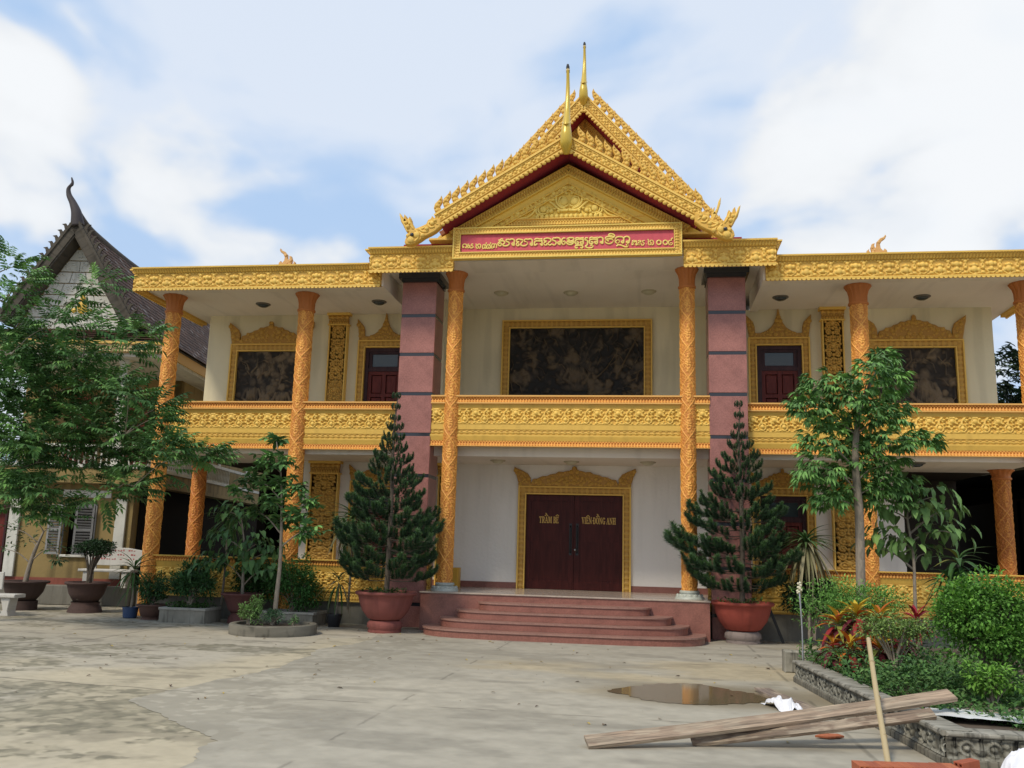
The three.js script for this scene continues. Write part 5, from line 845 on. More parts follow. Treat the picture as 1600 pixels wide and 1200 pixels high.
function pine(label, at, h, w, seed, skew) { SEED = seed; const t = thing('potted_pine', label, 'pine tree', at, 0, 'araucaria pines flanking the entrance steps');
  mesh('trunk', taper([[0, -.1, 0], [.02, h * .4, .02], [-.01, h * .8, 0], [.03, h - .02, 0]], [.055, .045, .025, .008], 8, 24), mBarkDark, t);
  const tiers = 16; for (let i = 0; i < tiers; i++) { const f = i / (tiers - 1), y = mix(.32, h - .12, Math.pow(f, .92)), env = f < .14 ? mix(.85, 1, f / .14) : Math.pow(1 - (f - .14) / .86, 1.15), n = f > .8 ? 5 : f > .5 ? 6 : 7, a0 = rr(0, 6.28); for (let k = 0; k < n; k++) { const an = a0 + k / n * 6.283 + rr(-.15, .15), sk = 1 + skew * Math.cos(an) * (1 - f), L = Math.max(.13, (w * env * sk * rr(.74, 1.12))), q = mesh('branch', pick(pineBranch), mNeedle, t), el = mix(-.02, .75, f * f) + rr(-.08, .08); q.position.set(0, y + rr(-.1, .1) * (1 - f), 0); q.rotation.set(0, -an, el, 'YXZ'); q.scale.set(L, L * .7 + .12, L * .7 + .12); } }
  return t; }
const bowl = [[0, .22], [.25, .22], [.33, .26], [.44, .4], [.5, .56], [.525, .675], [.575, .69], [.585, .72], [.57, .75], [.52, .745], [.49, .69]];
const footp = [[.26, .22], [.29, .215], [.33, .17], [.335, .1], [.3, .07], [.315, .03], [.31, 0]];
pot('planter_bowl', 'large dark red footed bowl left of the steps, holding a pine', [-3.28, 0, 1.25], [bowl, footp], clay([.25, .075, .062], 141), [.49, .7]);
pot('planter_bowl', 'large bright terracotta bowl on a grey stone foot right of the steps, holding a pine', [3.37, 0, .52], [bowl.map(([a, b]) => [a, b]), footp, clay([.25, .20, .18], 143)], clay([.33, .062, .04], 142), [.49, .7]);
pine('tall dark green araucaria pine in the dark red bowl left of the entrance steps', [-3.28, .68, 1.25], 3.85, 1.04, 51, -.04);
pine('tall dark green araucaria pine in the terracotta bowl right of the entrance steps', [3.37, .68, .52], 3.83, 1.06, 52, -.12);
SEED = 63; for (const [x, z, l] of [[-3.28, 1.25, 'left'], [3.37, .52, 'right']]) { const a = new Acc(), v = leaf(.09, .035, { col: [.06, .13, .03] }); for (let i = 0; i < 160; i++) { const an = rr(0, 6.28), r = rr(.1, .45); a.add(v, frame(V(x + r * Math.cos(an), .7 + rr(0, .09), z + r * Math.sin(an)), V(rr(-1, 1), rr(.1, 1), rr(-1, 1)), UP, rr(.6, 1.2)), shade([1, 1, 1], rr(.6, 1.3))); } tag(mesh('weeds', a.geo(), mLeaf, null, { kind: 'stuff' }), 'low green weeds on the soil of the ' + l + ' pine bowl', 'weeds'); }
// ---------------------------------------------------------------- trees
leafyTree({ name: 'shade_tree', label: 'large green tree with feathery compound leaves reaching in from the left edge', seed: 201, kind: 'pinnate', col: [.082, .185, .052], r: .45, per: 64, parts: 300, size: 1.0,
  trunk: [[-11.5, 0, 3.4], [-11.45, 1.2, 3.4], [-11.35, 2.4, 3.4], [-11.3, 3.8, 3.3], [-11.2, 5.2, 3.3], [-11.1, 6.3, 3.2]], rad: [.16, .14, .12, .09, .06, .03],
  clusters: [[-10.54,6.77,2.99,.3,.5],[-9.89,5.89,3.9,.3,.4],[-9.7,6.2,3.87,.28,.4],[-10.37,5.44,3.16],[-8.47,6.22,3.49,.25,.35],[-8.86,5.97,3.43,.25,.3],[-9.04,5.41,3.71,.3,.5],[-8.4,5.36,3.9,.28,.4],[-10.14,5.06,2.93],[-9.37,4.76,2.84],[-9.52,4.24,3.97],[-9.22,4.11,3.41],[-9.38,3.57,3.87],[-9.16,3.97,2.8],[-8.03,4.34,3.42],[-7.33,5.14,3.81,.33,.6],[-7.99,5.06,3.12,.3,.5],[-7.2,4.04,4.12,.33,.5],[-8.82,3.21,4.06],[-10.16,2.8,2.84],[-7.8,3.07,2.84],[-6.81,2.9,3.56,.33,.5],[-6.45,3.12,4.12,.25],[-6.11,3.07,3.33,.25],[-7.89,2.46,3.1],[-8.87,3.29,3.39],[-10.01,2.15,2.84],[-9.1,2.1,3.11,.35],[-8.21,3.64,3.41],[-7.11,3.69,3.49,.33,.5],[-10.14,3.19,3.13],[-8.61,4.4,3.12],[-9.68,4.52,3.11],[-7.33,2.51,3.44,.33,.5],[-8.11,3.32,3.21],[-7.46,3.97,2.83],[-8.9,2.44,3.97,.3],[-8.49,4.79,3.58,.4,.6],[-9.92,4.76,3.7],[-10.0,4.0,3.4],[-9.8,3.4,3.0],[-9.3,2.9,3.4],[-8.5,2.9,3.0],[-7.5,3.4,3.6,.33,.5],[-8.9,4.9,3.3,.4,.5],[-10.5,4.4,3.6],[-9.9,2.5,3.5]] });
leafyTree({ name: 'broadleaf_tree', label: 'slim pale-trunked tree with dense palmate leaves before the right wing balcony', seed: 203, kind: 'palmate', col: [.12, .25, .07], r: .30, per: 46, parts: 300, size: .85,
  trunk: [[4.95, .2, 3], [4.95, 1.2, 3], [4.97, 2.3, 3], [4.95, 3.3, 3], [5.1, 4.1, 2.95], [5.42, 4.75, 2.85]], rad: [.085, .075, .07, .055, .035, .015],
  clusters: [[5.54,4.91,2.67,.16],[5.27,4.57,3.31],[5.14,4.44,3.24],[5.58,4.43,2.78],[4.44,4.41,3.0],[4.3,4.12,2.96],[4.69,4.29,3.14],[4.89,4.09,3.26],[5.37,4.2,2.63],[5.64,4.08,2.58],[4.14,3.91,3.3,.24],[4.48,3.87,2.94],[4.37,3.44,3.24],[4.79,3.78,2.55],[5.14,3.85,2.95],[5.35,3.81,3.2],[5.03,3.6,2.76],[5.51,3.43,3.4],[5.88,3.41,3.36,.2],[5.61,3.43,2.58],[4.78,3.42,2.57],[5.02,3.22,3.04],[4.32,3.01,3.4],[4.34,2.84,2.89],[4.63,2.93,2.75],[5.39,3.09,2.93],[5.19,3.02,2.58],[4.95,2.76,2.75],[5.28,2.71,2.94],[4.66,2.52,3.0],[5.01,2.57,2.76],[5.45,2.53,2.76],[5.65,2.77,2.75],[4.55,2.5,2.96]] });
leafyTree({ name: 'sapling', label: 'thin sapling with large drooping heart-shaped leaves before the dark right porch', category: 'sapling', seed: 205, kind: 'heart', col: [.13, .24, .075], r: .27, per: 22, parts: 250, size: .85,
  trunk: [[5.88, .2, 2.5], [5.89, 1.0, 2.5], [5.9, 1.65, 2.5], [5.84, 2.37, 2.5], [5.93, 2.8, 2.5]], rad: [.03, .028, .022, .015, .008],
  clusters: [[5.74,2.86,2.28],[5.87,2.73,2.71],[6.25,2.63,2.66],[6.51,2.45,2.35],[5.5,2.0,2.5],[5.75,1.85,2.47],[6.27,2.07,2.59],[6.48,2.02,2.67],[6.15,1.71,2.26],[5.4,1.79,2.22],[6.0,2.37,2.7],[5.5,2.4,2.5]] });
leafyTree({ name: 'slender_tree', label: 'slender young tree with whorled leaves growing in the low round planter', seed: 207, kind: 'whorl', col: [.085, .195, .06], r: .27, per: 18, parts: 250, size: 1.05,
  trunk: [[-5.02, .12, 2.35], [-5.0, .7, 2.35], [-4.98, 1.24, 2.35], [-5.03, 2.27, 2.35], [-5.1, 2.9, 2.35], [-5.22, 3.45, 2.35]], rad: [.045, .04, .033, .022, .014, .007],
  clusters: [[-5.33,3.5,2.17,.18],[-5.33,3.05,2.52],[-4.95,3.06,2.48],[-5.68,2.76,2.23],[-5.82,2.47,2.35],[-5.19,2.66,2.33],[-4.75,2.6,2.43],[-4.51,2.3,2.49],[-5.54,2.15,2.15],[-5.1,1.95,2.11],[-4.39,1.84,2.52],[-4.71,2.07,2.32],[-5.1,2.32,2.48]] });
leafyTree({ name: 'potted_tree', label: 'small bushy tree with drooping leaves in the dark red pot behind the round planter', seed: 209, kind: 'heart', col: [.085, .18, .065], r: .32, per: 34, parts: 200, size: .72,
  trunk: [[-6.45, .55, .6], [-6.47, 1.0, .6], [-6.5, 1.55, .6], [-6.6, 2.05, .6]], rad: [.035, .03, .02, .01],
  clusters: [[-6.77,2.01,.38],[-6.91,1.65,.81],[-6.17,1.56,.76],[-7.28,1.25,.45],[-6.32,1.11,.6],[-5.9,1.42,.57],[-6.83,2.19,.69],[-5.86,1.07,.77],[-7.01,1.16,.36],[-6.6,1.4,.6],[-7.4,1.0,.6]] });
pot('clay_pot', 'dark red clay pot with a flared rim behind the round planter', [-6.45, 0, .6], [[[0, .2], [.2, .2], [.26, .26], [.31, .4], [.36, .52], [.42, .55], [.42, .585], [.36, .58], [.34, .53]], [[.18, .2], [.24, .12], [.26, 0]]], clay([.14, .052, .045], 145), [.34, .53]);
// round planter ring with flowering weeds
{ const t = thing('round_planter', 'low round concrete planter ring with a mossy rim', 'planter', [-5.02, 0, 2.35]); mesh('ring', lathe([[.64, 0], [.64, .17], [.65, .18], [.75, .18], [.77, .165], [.765, 0]], 48), plaster([.23, .21, .165], .7, .7, 151), t); mesh('soil', lathe([[0, .16], [.4, .15], [.645, .12]], 24), mSoil, t); }
shrub({ name: 'flowering_weeds', label: 'light green weeds with pink flower tips at the left of the round planter', category: 'weeds', seed: 211, at: [-5.38, .16, 2.6], r: [.28, .3, .2], cy: .26, lumps: 16, n: 1300, leaf: .055, col: [.16, .28, .08], slim: .35 });
shrub({ name: 'low_herb', label: 'grey-green herbs around the slender trunk in the round planter', category: 'herb', seed: 212, at: [-4.98, .16, 2.5], r: [.22, .16, .2], cy: .14, lumps: 10, n: 700, leaf: .05, col: [.06, .13, .06], slim: .3 });
shrub({ name: 'small_weed', label: 'tiny weed at the right rim of the round planter', category: 'weeds', seed: 213, at: [-4.55, .16, 2.6], r: [.12, .1, .1], cy: .08, lumps: 6, n: 160, leaf: .05, col: [.09, .17, .06], slim: .35 });
// shrubs along the left parapet
shrub({ name: 'round_shrub', label: 'dense dark green shrub in the concrete box right of the slender tree', seed: 215, at: [-5.42, .2, .45], r: [.62, .62, .5], cy: .55, lumps: 34, n: 5200, leaf: .065, col: [.055, .15, .035] });
shrub({ name: 'small_shrub', label: 'dark shrub in the brown pot by the far left column', seed: 216, at: [-8.38, .22, .6], r: [.36, .36, .32], cy: .42, lumps: 20, n: 2200, leaf: .06, col: [.045, .11, .035] });
shrub({ name: 'box_shrub', label: 'leafy dark shrub above the pale concrete trough', seed: 217, at: [-7.5, .25, .75], r: [.6, .4, .36], cy: .5, lumps: 26, n: 3400, leaf: .075, col: [.045, .115, .035] });
shrub({ name: 'hedge_shrub', label: 'low shrub against the parapet behind the dark red pot', seed: 218, at: [-6.3, .3, .1], r: [.7, .36, .2], cy: .5, lumps: 24, n: 2600, leaf: .08, col: [.05, .12, .03] });
pot('brown_pot', 'brown tapered clay pot by the foot of the far left column', [-8.38, 0, .6], [[[0, .06], [.2, .06], [.25, .25], [.3, .265], [.3, .3], [.26, .3], [.25, .27]], [[.16, .06], [.2, 0]]], clay([.15, .08, .06], 147), [.25, .27]);
function trough(label, x0, x1, z0, z1, h, seed) { const t = thing('concrete_trough', label, 'planter', [(x0 + x1) / 2, 0, (z0 + z1) / 2]); const w = (x1 - x0) / 2, d = (z1 - z0) / 2; mesh('wall', [box(-w, w, 0, h - .05, d - .07, d), box(-w, w, 0, h - .05, -d, -d + .07), box(-w, -w + .07, 0, h - .05, -d + .07, d - .07), box(w - .07, w, 0, h - .05, -d + .07, d - .07)], plaster([.33, .31, .26], .5, .8, seed), t); mesh('rim', [box(-w - .02, w + .02, h - .049, h, d - .08, d + .02, .01), box(-w - .02, w + .02, h - .049, h, -d - .02, -d + .08, .01), box(-w - .02, -w + .08, h - .049, h, -d + .08, d - .08, .01), box(w - .08, w + .02, h - .049, h, -d + .08, d - .08, .01)], plaster([.42, .40, .35], .4, .8, seed + 1), t); mesh('soil', box(-w + .07, w - .07, 0, h - .06, -d + .07, d - .07), mSoil, t); }
trough('pale concrete trough with a moulded rim left of the dark red pot', -7.9, -6.95, .45, 1.15, .29, 153);
trough('grey concrete box holding the dense round shrub', -5.95, -4.85, .1, .85, .27, 155);
SEED = 64; { const a = new Acc(), v = leaf(.08, .03, { col: [.06, .14, .03] }); for (let i = 0; i < 420; i++) a.add(v, frame(V(rr(-7.85, -7), rr(.25, .36), rr(.5, 1.1)), V(rr(-1, 1), rr(.1, 1), rr(-1, 1)), UP, rr(.6, 1.2)), shade([1, 1, 1], rr(.6, 1.3))); tag(mesh('ground_cover', a.geo(), mLeaf, null, { kind: 'stuff' }), 'low green ground cover filling the pale concrete trough', 'ground cover'); }
// strap-leaved plants
const DR = [[.05, .125, .03], [.07, .15, .04], [.04, .095, .03], [.12, .16, .06]], DRY = [[.05, .115, .03], [.075, .14, .04], [.22, .21, .11], [.30, .27, .16]];
strapPlant({ name: 'dracaena', label: 'spiky dracaena with one bare cane in the blue bucket', seed: 221, at: [-8.9, .1, .5], heads: [[0, 0, .85, 34, .5], [.03, .02, .5, 8, .4]], cols: DR, wide: .1 });
{ const t = thing('bucket', 'blue plastic bucket holding a spiky dracaena', 'bucket', [-8.9, 0, .5]); mesh('body', lathe([[0, .02], [.12, .0], [.135, .02], [.155, .2], [.165, .205], [.165, .22], [.145, .22], [.14, .16]], 28), mat({ color: C(.035, .07, .16), roughness: .5 }), t); mesh('soil', lathe([[0, .17], [.143, .165]], 16), mSoil, t); }
strapPlant({ name: 'dracaena', label: 'thin dracaena with hanging pale leaves in the small black pot', seed: 222, at: [-4.5, .15, .6], heads: [[.05, 0, .7, 40, .42]], cols: DRY, wide: .09, stem: .014, droop: .7 });
{ const t = thing('black_pot', 'small black plastic pot left of the dark red bowl', 'pot', [-4.5, 0, .6]); mesh('body', lathe([[0, .02], [.11, 0], [.15, .22], [.16, .225], [.16, .245], [.14, .245], [.135, .2]], 28), mat({ color: C(.02, .021, .026), roughness: .5 }), t); mesh('soil', lathe([[0, .2], [.138, .195]], 16), mSoil, t); }
strapPlant({ name: 'dracaena', label: 'tall dracaena with dry hanging leaves half hidden behind the left pine', seed: 223, at: [-4.35, .3, .25], heads: [[0, 0, 1.8, 90, .5]], wide: .11, cols: DRY, droop: .8, pickCol: f => f < .45 ? Math.floor(f * 4.4) : 2 + Math.floor(rnd() * 2) });
strapPlant({ name: 'dracaena', label: 'tall dracaena with a skirt of pale drooping leaves right of the right pine', seed: 224, at: [4.55, .1, .55], heads: [[0, 0, 1.72, 110, .52]], wide: .11, cols: DRY, droop: .85, pickCol: f => f < .45 ? Math.floor(f * 4.4) : 2 + Math.floor(rnd() * 2) });
strapPlant({ name: 'dracaena', label: 'spiky dracaena rising behind the potted tree at the left porch', seed: 225, at: [-7.1, .3, .15], heads: [[0, 0, 1.75, 46, .5]], cols: DR });
shrub({ name: 'dark_shrub', label: 'dark leafy shrub under the tall dracaena right of the right pine', seed: 226, at: [4.65, .1, .4], r: [.5, .42, .3], cy: .75, lumps: 24, n: 2600, leaf: .1, col: [.022, .055, .02] });
// bowls with bonsai before the old building
pot('bonsai_bowl', 'dark brown bowl on a foot with a small clipped bonsai, before the marble bench', [-10.5, 0, -.4], [[[0, .22], [.25, .22], [.36, .4], [.41, .58], [.46, .6], [.46, .645], [.4, .64], [.38, .6]], [[.3, .22], [.28, .17], [.33, .1], [.36, 0]]], clay([.085, .048, .04], 148), [.38, .6]);
pot('bonsai_bowl', 'dark brown bowl at the far left holding a loose grey-stemmed tree', [-12.0, 0, -.4], [[[0, .2], [.25, .2], [.38, .38], [.43, .56], [.5, .58], [.5, .625], [.43, .62], [.4, .58]], [[.3, .2], [.3, 0]]], clay([.075, .045, .038], 149), [.4, .58]);
shrub({ name: 'bonsai', label: 'clipped dark bonsai with a flat round crown before the marble bench', category: 'bonsai', seed: 231, at: [-10.48, .58, -.4], r: [.48, .2, .4], cy: .78, lumps: 26, n: 3000, leaf: .06, col: [.022, .055, .02], stem: .03, bark: mBarkDark });
leafyTree({ name: 'bowl_tree', label: 'loose small tree with a grey forked stem in the far left bowl', seed: 233, kind: 'simple', col: [.05, .1, .04], r: .3, per: 40, parts: 0, size: .9, trunk: [[-12.0, .55, -.4], [-11.95, .9, -.4], [-11.85, 1.3, -.4], [-11.7, 1.7, -.4]], rad: [.06, .05, .04, .02], clusters: [[-12.35, 1.75, -.3], [-11.95, 2.0, -.3], [-11.5, 1.8, -.4], [-12.5, 1.3, -.3, .25], [-11.35, 1.35, -.3, .25], [-11.1, 1.1, -.2, .2], [-12.1, 1.5, -.5]] });
// stone benches
{ const mB = plaster([.55, .53, .49], .15, 1, 161); const t = thing('stone_bench', 'pale stone bench with a back rest and faint red lettering behind the bonsai', 'bench', [-10.95, .46, -2.0], .15);
  mesh('seat', box(-.62, .62, .36, .42, -.0, .42, .015), mB, t); const bk = plate([[-.62, 0], [.62, 0], [.7, .36], [.3, .42], [-.3, .42], [-.7, .36]], .06, .01); mesh('backrest', bk, mB, t, { pos: [0, .5, -.1] }); for (const x of [-.45, .45]) mesh('leg', box(x - .06, x + .06, 0, .36, .05, .38, .01), mB, t); mesh('back_support', [box(-.5, -.4, .36, .52, -.08, -.02), box(.4, .5, .36, .52, -.08, -.02)], mB, t);
  SEED = 90; const ink = mat({ color: C(.35, .06, .06), roughness: .7 }); const l = []; for (let r = 0; r < 3; r++) for (let i = 0; i < 16; i++) { if (rnd() < .25) continue; const x = -.5 + i * .064; l.push(box(x, x + rr(.02, .05), .84 - r * .1, .84 - r * .1 + rr(.015, .04), -.0395, -.036)); } mesh('lettering', l, ink, t);
  const u = thing('stone_bench', 'pale stone bench cut off by the left edge of the picture', 'bench', [-11.6, 0, 1.15], .1); mesh('seat', box(-.8, .62, .36, .43, -.2, .2, .015), mB, u); mesh('leg', plate([[-.1, 0], [.1, 0], [.07, .1], [.1, .36], [-.1, .36], [-.03, .12]], .3, .01), mB, u, { pos: [.4, 0, -.15] }); mesh('leg', plate([[-.1, 0], [.1, 0], [.07, .1], [.1, .36], [-.1, .36], [-.03, .12]], .3, .01), mB, u, { pos: [-.6, 0, -.15] }); mesh('backrest', box(-.8, .1, .5, .85, -.24, -.19, .01), mB, u); }
// ---------------------------------------------------------------- the raised bed on the right
{
  const t = thing('garden_kerb', 'carved mossy concrete kerb around the raised flower bed on the right', 'kerb', [0, 0, 0]);
  const mK = plaster([.25, .23, .18], .8, .5, 171), mK2 = plaster([.40, .375, .31], .7, .6, 173);
  const mCarve = plaster([1, 1, 1], .9, .45, 175); mCarve.vertexColors = true; mCarve.bumpMap = noiseBump; mCarve.bumpScale = .015;
  const corner = [[3.5, 5.6], [3.92, 10.25], [8.6, 10.55]], P = (i, f) => [mix(corner[i][0], corner[i + 1][0], f), mix(corner[i][1], corner[i + 1][1], f)];
  const carve = new HM(.5, .16, .006); SEED = 71; carve.dome(.25, .08, .05, 1); for (const s of [-1, 1]) { carve.arc(.25 + s * .1, .08, .05, 0, 5.2, .014, .8); carve.dome(.25 + s * .1, .08, .025, .9); carve.dome(.25 + s * .19, .05, .03, .7); carve.dome(.25 + s * .19, .11, .026, .6); carve.stroke([[.25 + s * .05, .02], [.25 + s * .15, .015]], .014, .6); } carve.stroke([[0, .005], [.5, .005]], .012, .8); carve.stroke([[0, .155], [.5, .155]], .01, .7);
  for (let i = 0; i < 2; i++) { const a = V(corner[i][0], 0, corner[i][1]), b = V(corner[i + 1][0], 0, corner[i + 1][1]), L = a.distanceTo(b), d = b.clone().sub(a).normalize(), ang = Math.atan2(-d.z, d.x), g = new THREE.Group(); g.name = 'kerb_wall'; g.position.copy(a); g.rotation.y = ang; t.add(g);
    const n = i ? 4 : 4; SEED = 300 + i; for (let k = 0; k < n; k++) { const x0 = k * L / n + (k ? .006 : 0), x1 = (k + 1) * L / n - .006, dy = rr(-.008, .008); mesh('kerb_block', [box(x0, x1, 0, .07, -.2, .03, .01), box(x0, x1, .07, .235, -.2, -.012)], mK, g); const r = relief(carve, x0, x1, .072, .232, .012, (u, v, h) => [u, v + dy, -.01 + h * .035 + .008 * (vn(u * 9, v * 9, 4096, 7) - .5)], [.24, .225, .175], [.47, .45, .37]); mesh('carving', r, mCarve, g); mesh('coping', box(x0 - .0, x1, .236, .275 + dy, -.22, .035, .012), mK2, g); } }
  const so = new THREE.Shape([new THREE.Vector2(3.65, -5.7), new THREE.Vector2(4.08, -10.1), new THREE.Vector2(8.6, -10.4), new THREE.Vector2(9, -2.4), new THREE.Vector2(4.6, -2.2)]), sg = new THREE.ShapeGeometry(so); sg.rotateX(-Math.PI / 2); sg.translate(0, .21, 0); struct('bed_soil', uvm(sg), mSoil);
  const bk = thing('kerb_stone', 'short pale kerb stone at the back corner of the flower bed', 'kerb', [4.05, 0, 4.6]); mesh('block', box(-.55, .1, 0, .3, -.15, .1, .02), mK2, bk);
  // ground cover
  SEED = 72; const a = new Acc(), vs = [0, 1, 2].map(i => leaf([.06, .08, .07][i], .035, { n: 2, col: [[.08, .18, .045], [.06, .14, .04], [.11, .21, .055]][i] })); for (let i = 0; i < 13000; i++) { const z = rr(5.0, 9.9), x = rr(3.66 + (z - 5.6) * .09, 5.8), q = vn(x * 2.5, z * 2.5, 512, 5); if (q < .42 && z > 8.2) continue; a.add(pick(vs), frame(V(x, .2 + Math.pow(rnd(), 1.6) * (.14 + .34 * q) * (z > 8.6 ? .4 : 1), z), V(rr(-1, 1), rr(-.1, 1), rr(-1, 1)), V(rr(-.5, .5), 1, rr(-.5, .5)), rr(.6, 1.3)), shade([1, 1, 1], rr(.6, 1.4))); } tag(mesh('ground_cover', a.geo(), mLeaf, null, { kind: 'stuff' }), 'low green ground cover inside the raised flower bed', 'ground cover');
}
// croton: red, orange and yellow straps
strapPlant({ name: 'croton', label: 'croton with red, orange and yellow leaves near the back of the flower bed', seed: 241, at: [4.35, .2, 5.9], stem: .012, wide: .26, droop: .45, heads: [[-.36, .05, .56, 34, .28], [-.14, .1, .66, 36, .28], [.14, .05, .62, 34, .28], [-.28, .3, .28, 26, .3], [.06, .34, .3, 26, .3], [.38, .05, .42, 22, .28], [-.46, .2, .28, 20, .26]], cols: [[.55, .40, .04], [.50, .14, .02], [.30, .03, .03], [.13, .02, .03], [.22, .26, .05]], pickCol: f => f < .3 ? pick([0, 1, 0]) : f < .6 ? pick([1, 2, 4]) : pick([2, 3, 3]) });
strapPlant({ name: 'croton', label: 'small bright red croton left of the big bush', seed: 242, at: [4.95, .2, 5.9], stem: .012, wide: .2, droop: .35, heads: [[0, 0, .62, 24, .26]], cols: [[.36, .02, .03], [.28, .015, .03], [.2, .02, .03]] });
shrub({ name: 'airy_shrub', label: 'airy light green shrub over the croton, above the bamboo pole tip', seed: 243, at: [4.5, .2, 6.55], r: [.52, .17, .3], cy: .58, lumps: 30, n: 2300, leaf: .045, col: [.17, .26, .07], tip: .8 });
shrub({ name: 'fern_shrub', label: 'bright green feathery shrub behind the croton', seed: 244, at: [4.42, .2, 4.9], r: [.78, .38, .5], cy: .76, lumps: 40, n: 6000, leaf: .055, col: [.14, .29, .06], slim: .35 });
shrub({ name: 'garden_bush', label: 'big glossy green bush with small leaves at the right edge', seed: 245, at: [5.02, .21, 8.15], r: [.54, .46, .5], cy: .8, lumps: 70, n: 13000, leaf: .043, col: [.10, .235, .035], tip: 1.2, stem: .03, bark: mBarkDark, slim: .72 });
shrub({ name: 'garden_bush', label: 'second light green bush cut off by the right edge, behind the big one', seed: 246, at: [5.75, .21, 7.2], r: [.5, .42, .45], cy: .6, lumps: 44, n: 4500, leaf: .055, col: [.13, .28, .05], tip: 1.2, slim: .55 });
shrub({ name: 'low_bush', label: 'low bright bush at the foot of the big glossy bush', seed: 247, at: [4.75, .21, 8.9], r: [.26, .2, .2], cy: .3, lumps: 14, n: 1000, leaf: .05, col: [.13, .27, .04], slim: .55 });
strapPlant({ name: 'mango_sapling', label: 'young mango plant with long hanging leaves behind the big bush', seed: 248, at: [6.1, .2, 4.0], stem: .016, wide: .2, droop: .9, heads: [[0, 0, 1.35, 30, .42], [-.16, .1, 1.05, 22, .4], [.14, .1, 1.0, 22, .4], [.02, -.1, .75, 20, .38]], cols: [[.04, .1, .025], [.055, .125, .03], [.045, .11, .03], [.16, .16, .03]], pickCol: f => rnd() < .06 ? 3 : Math.floor(rnd() * 3) });
// big dark tree behind the right end
leafyTree({ name: 'dark_tree', label: 'dark evergreen tree behind the right end of the hall', seed: 251, kind: 'whorl', col: [.018, .042, .02], r: 1.2, per: 170, parts: 0, size: 1.5, bark: mBarkDark, trunk: [[14.2, 0, -12.5], [14.2, 3, -12.5], [14.2, 6, -12.5], [14.2, 9, -12.5]], rad: [.3, .25, .2, .1], clusters: [[13.0, 4.6, -11.8], [14.4, 4.8, -12], [15.8, 4.8, -12], [13.0, 6.2, -12], [14.4, 6.4, -12], [15.8, 6.6, -12], [13.4, 7.8, -12], [14.8, 8.0, -12], [13.2, 5.4, -13.5], [14.8, 5.6, -13.5], [14, 7, -13.5], [15.5, 7.4, -13.5]] });
// ---------------------------------------------------------------- building materials and litter in the foreground
const plankMat = (c, s) => { const f = (u, v) => { const U = u * 12, W = v * 1.0, g = fbm(U * .8, W * 40 + 4 * fbm(U, W * 3, 4096, s, 3), 4096, s, 5), d = fbm(U * 2, W * 8, 4096, s + 3, 5), e = fbm(U * 1.5, W * 170, 4096, s + 7, 3); return [g, d, e]; };
  const t = tex(512, (u, v) => { const [g, d, e] = f(u, v), k = .4 + 1.0 * g, w = .75 * smooth(.46, .62, d), q = 1 - .5 * smooth(.58, .74, e); return [mix(c[0], .40, w) * k * q, mix(c[1], .32, w) * k * q, mix(c[2], .23, w) * k * q]; }), b = tex(256, (u, v) => { const [g, , e] = f(u, v), k = .5 * g + .5 * (1 - smooth(.5, .75, e)); return [k, k, k]; }, 1, false);
  t.repeat.set(.22, 1.3); b.repeat.set(.22, 1.3); t.offset.set(.01, .31); b.offset.set(.01, .31); return mat({ roughness: .9, map: t, bumpMap: b, bumpScale: .006 }); };
function plank(label, a, b, w, th, roll, c, s) { const A = V(...a), B = V(...b), L = A.distanceTo(B), t = thing('plank', label, 'plank', a); const N = 24, g = new THREE.BoxGeometry(L, th, w, N, 1, 2); g.translate(L / 2, 0, 0); const p = g.attributes.position; for (let i = 0; i < p.count; i++) { const x = p.getX(i); p.setY(i, p.getY(i) - .02 * Math.sin(x / L * Math.PI) + .004 * (vn(x * 6, p.getZ(i) * 20, 512, s) - .5)); p.setZ(i, p.getZ(i) + .012 * (vn(x * 4, 3, 512, s + 1) - .5) + (x < .02 || x > L - .02 ? 0 : 0)); } const q = uvm(g.toNonIndexed()); q.computeVertexNormals(); const m = mesh('board', q, plankMat(c, s), t); const d = B.clone().sub(A).normalize(), z = d.clone().cross(UP).normalize(), y = z.clone().cross(d); m.quaternion.setFromRotationMatrix(new THREE.Matrix4().makeBasis(d, y, z)); m.rotateX(roll); return t; }
plank('long weathered grey-brown plank leaning from the ground onto the garden kerb, the upper one', [1.08, .045, 10.33], [4.28, .42, 9.3], .15, .032, .42, [.34, .25, .175], 181);
plank('narrower dark plank under the upper one, resting on the kerb corner', [1.95, .04, 9.98], [3.98, .325, 9.75], .12, .03, .45, [.23, .165, .115], 183);
plank('short worn board lying on the ground beside the white cloth', [2.95, .03, 6.6], [3.45, .03, 8.35], .2, .03, 0, [.25, .19, .15], 185);
plank('weathered board lying on the soil under the big bush', [4.35, .25, 9.2], [6.2, .3, 8.6], .22, .03, .2, [.26, .21, .17], 187);
plank('grey board leaning at the right edge on the soil behind the kerb', [5.0, .24, 9.1], [6.4, .42, 8.9], .24, .03, .5, [.30, .27, .24], 189);
{ const t = thing('bamboo_pole', 'pale bamboo pole standing aslant before the kerb', 'pole', [3.42, 0, 10.5]); mesh('shaft', taper([[0, .0, 0], [.1, .42, -.7], [.22, .86, -1.45]], [.024, .023, .02], 10, 20), mat({ color: C(.42, .33, .18), roughness: .6, bumpMap: noiseBump, bumpScale: .004 }), t); for (const f of [.22, .5, .78]) mesh('node', taper([[.22 * f - .001, .86 * f, -1.45 * f], [.22 * f + .0025, .86 * f + .009, -1.45 * f - .016]], [.0265, .0255], 10, 2), mat({ color: C(.34, .26, .14), roughness: .7 }), t); }
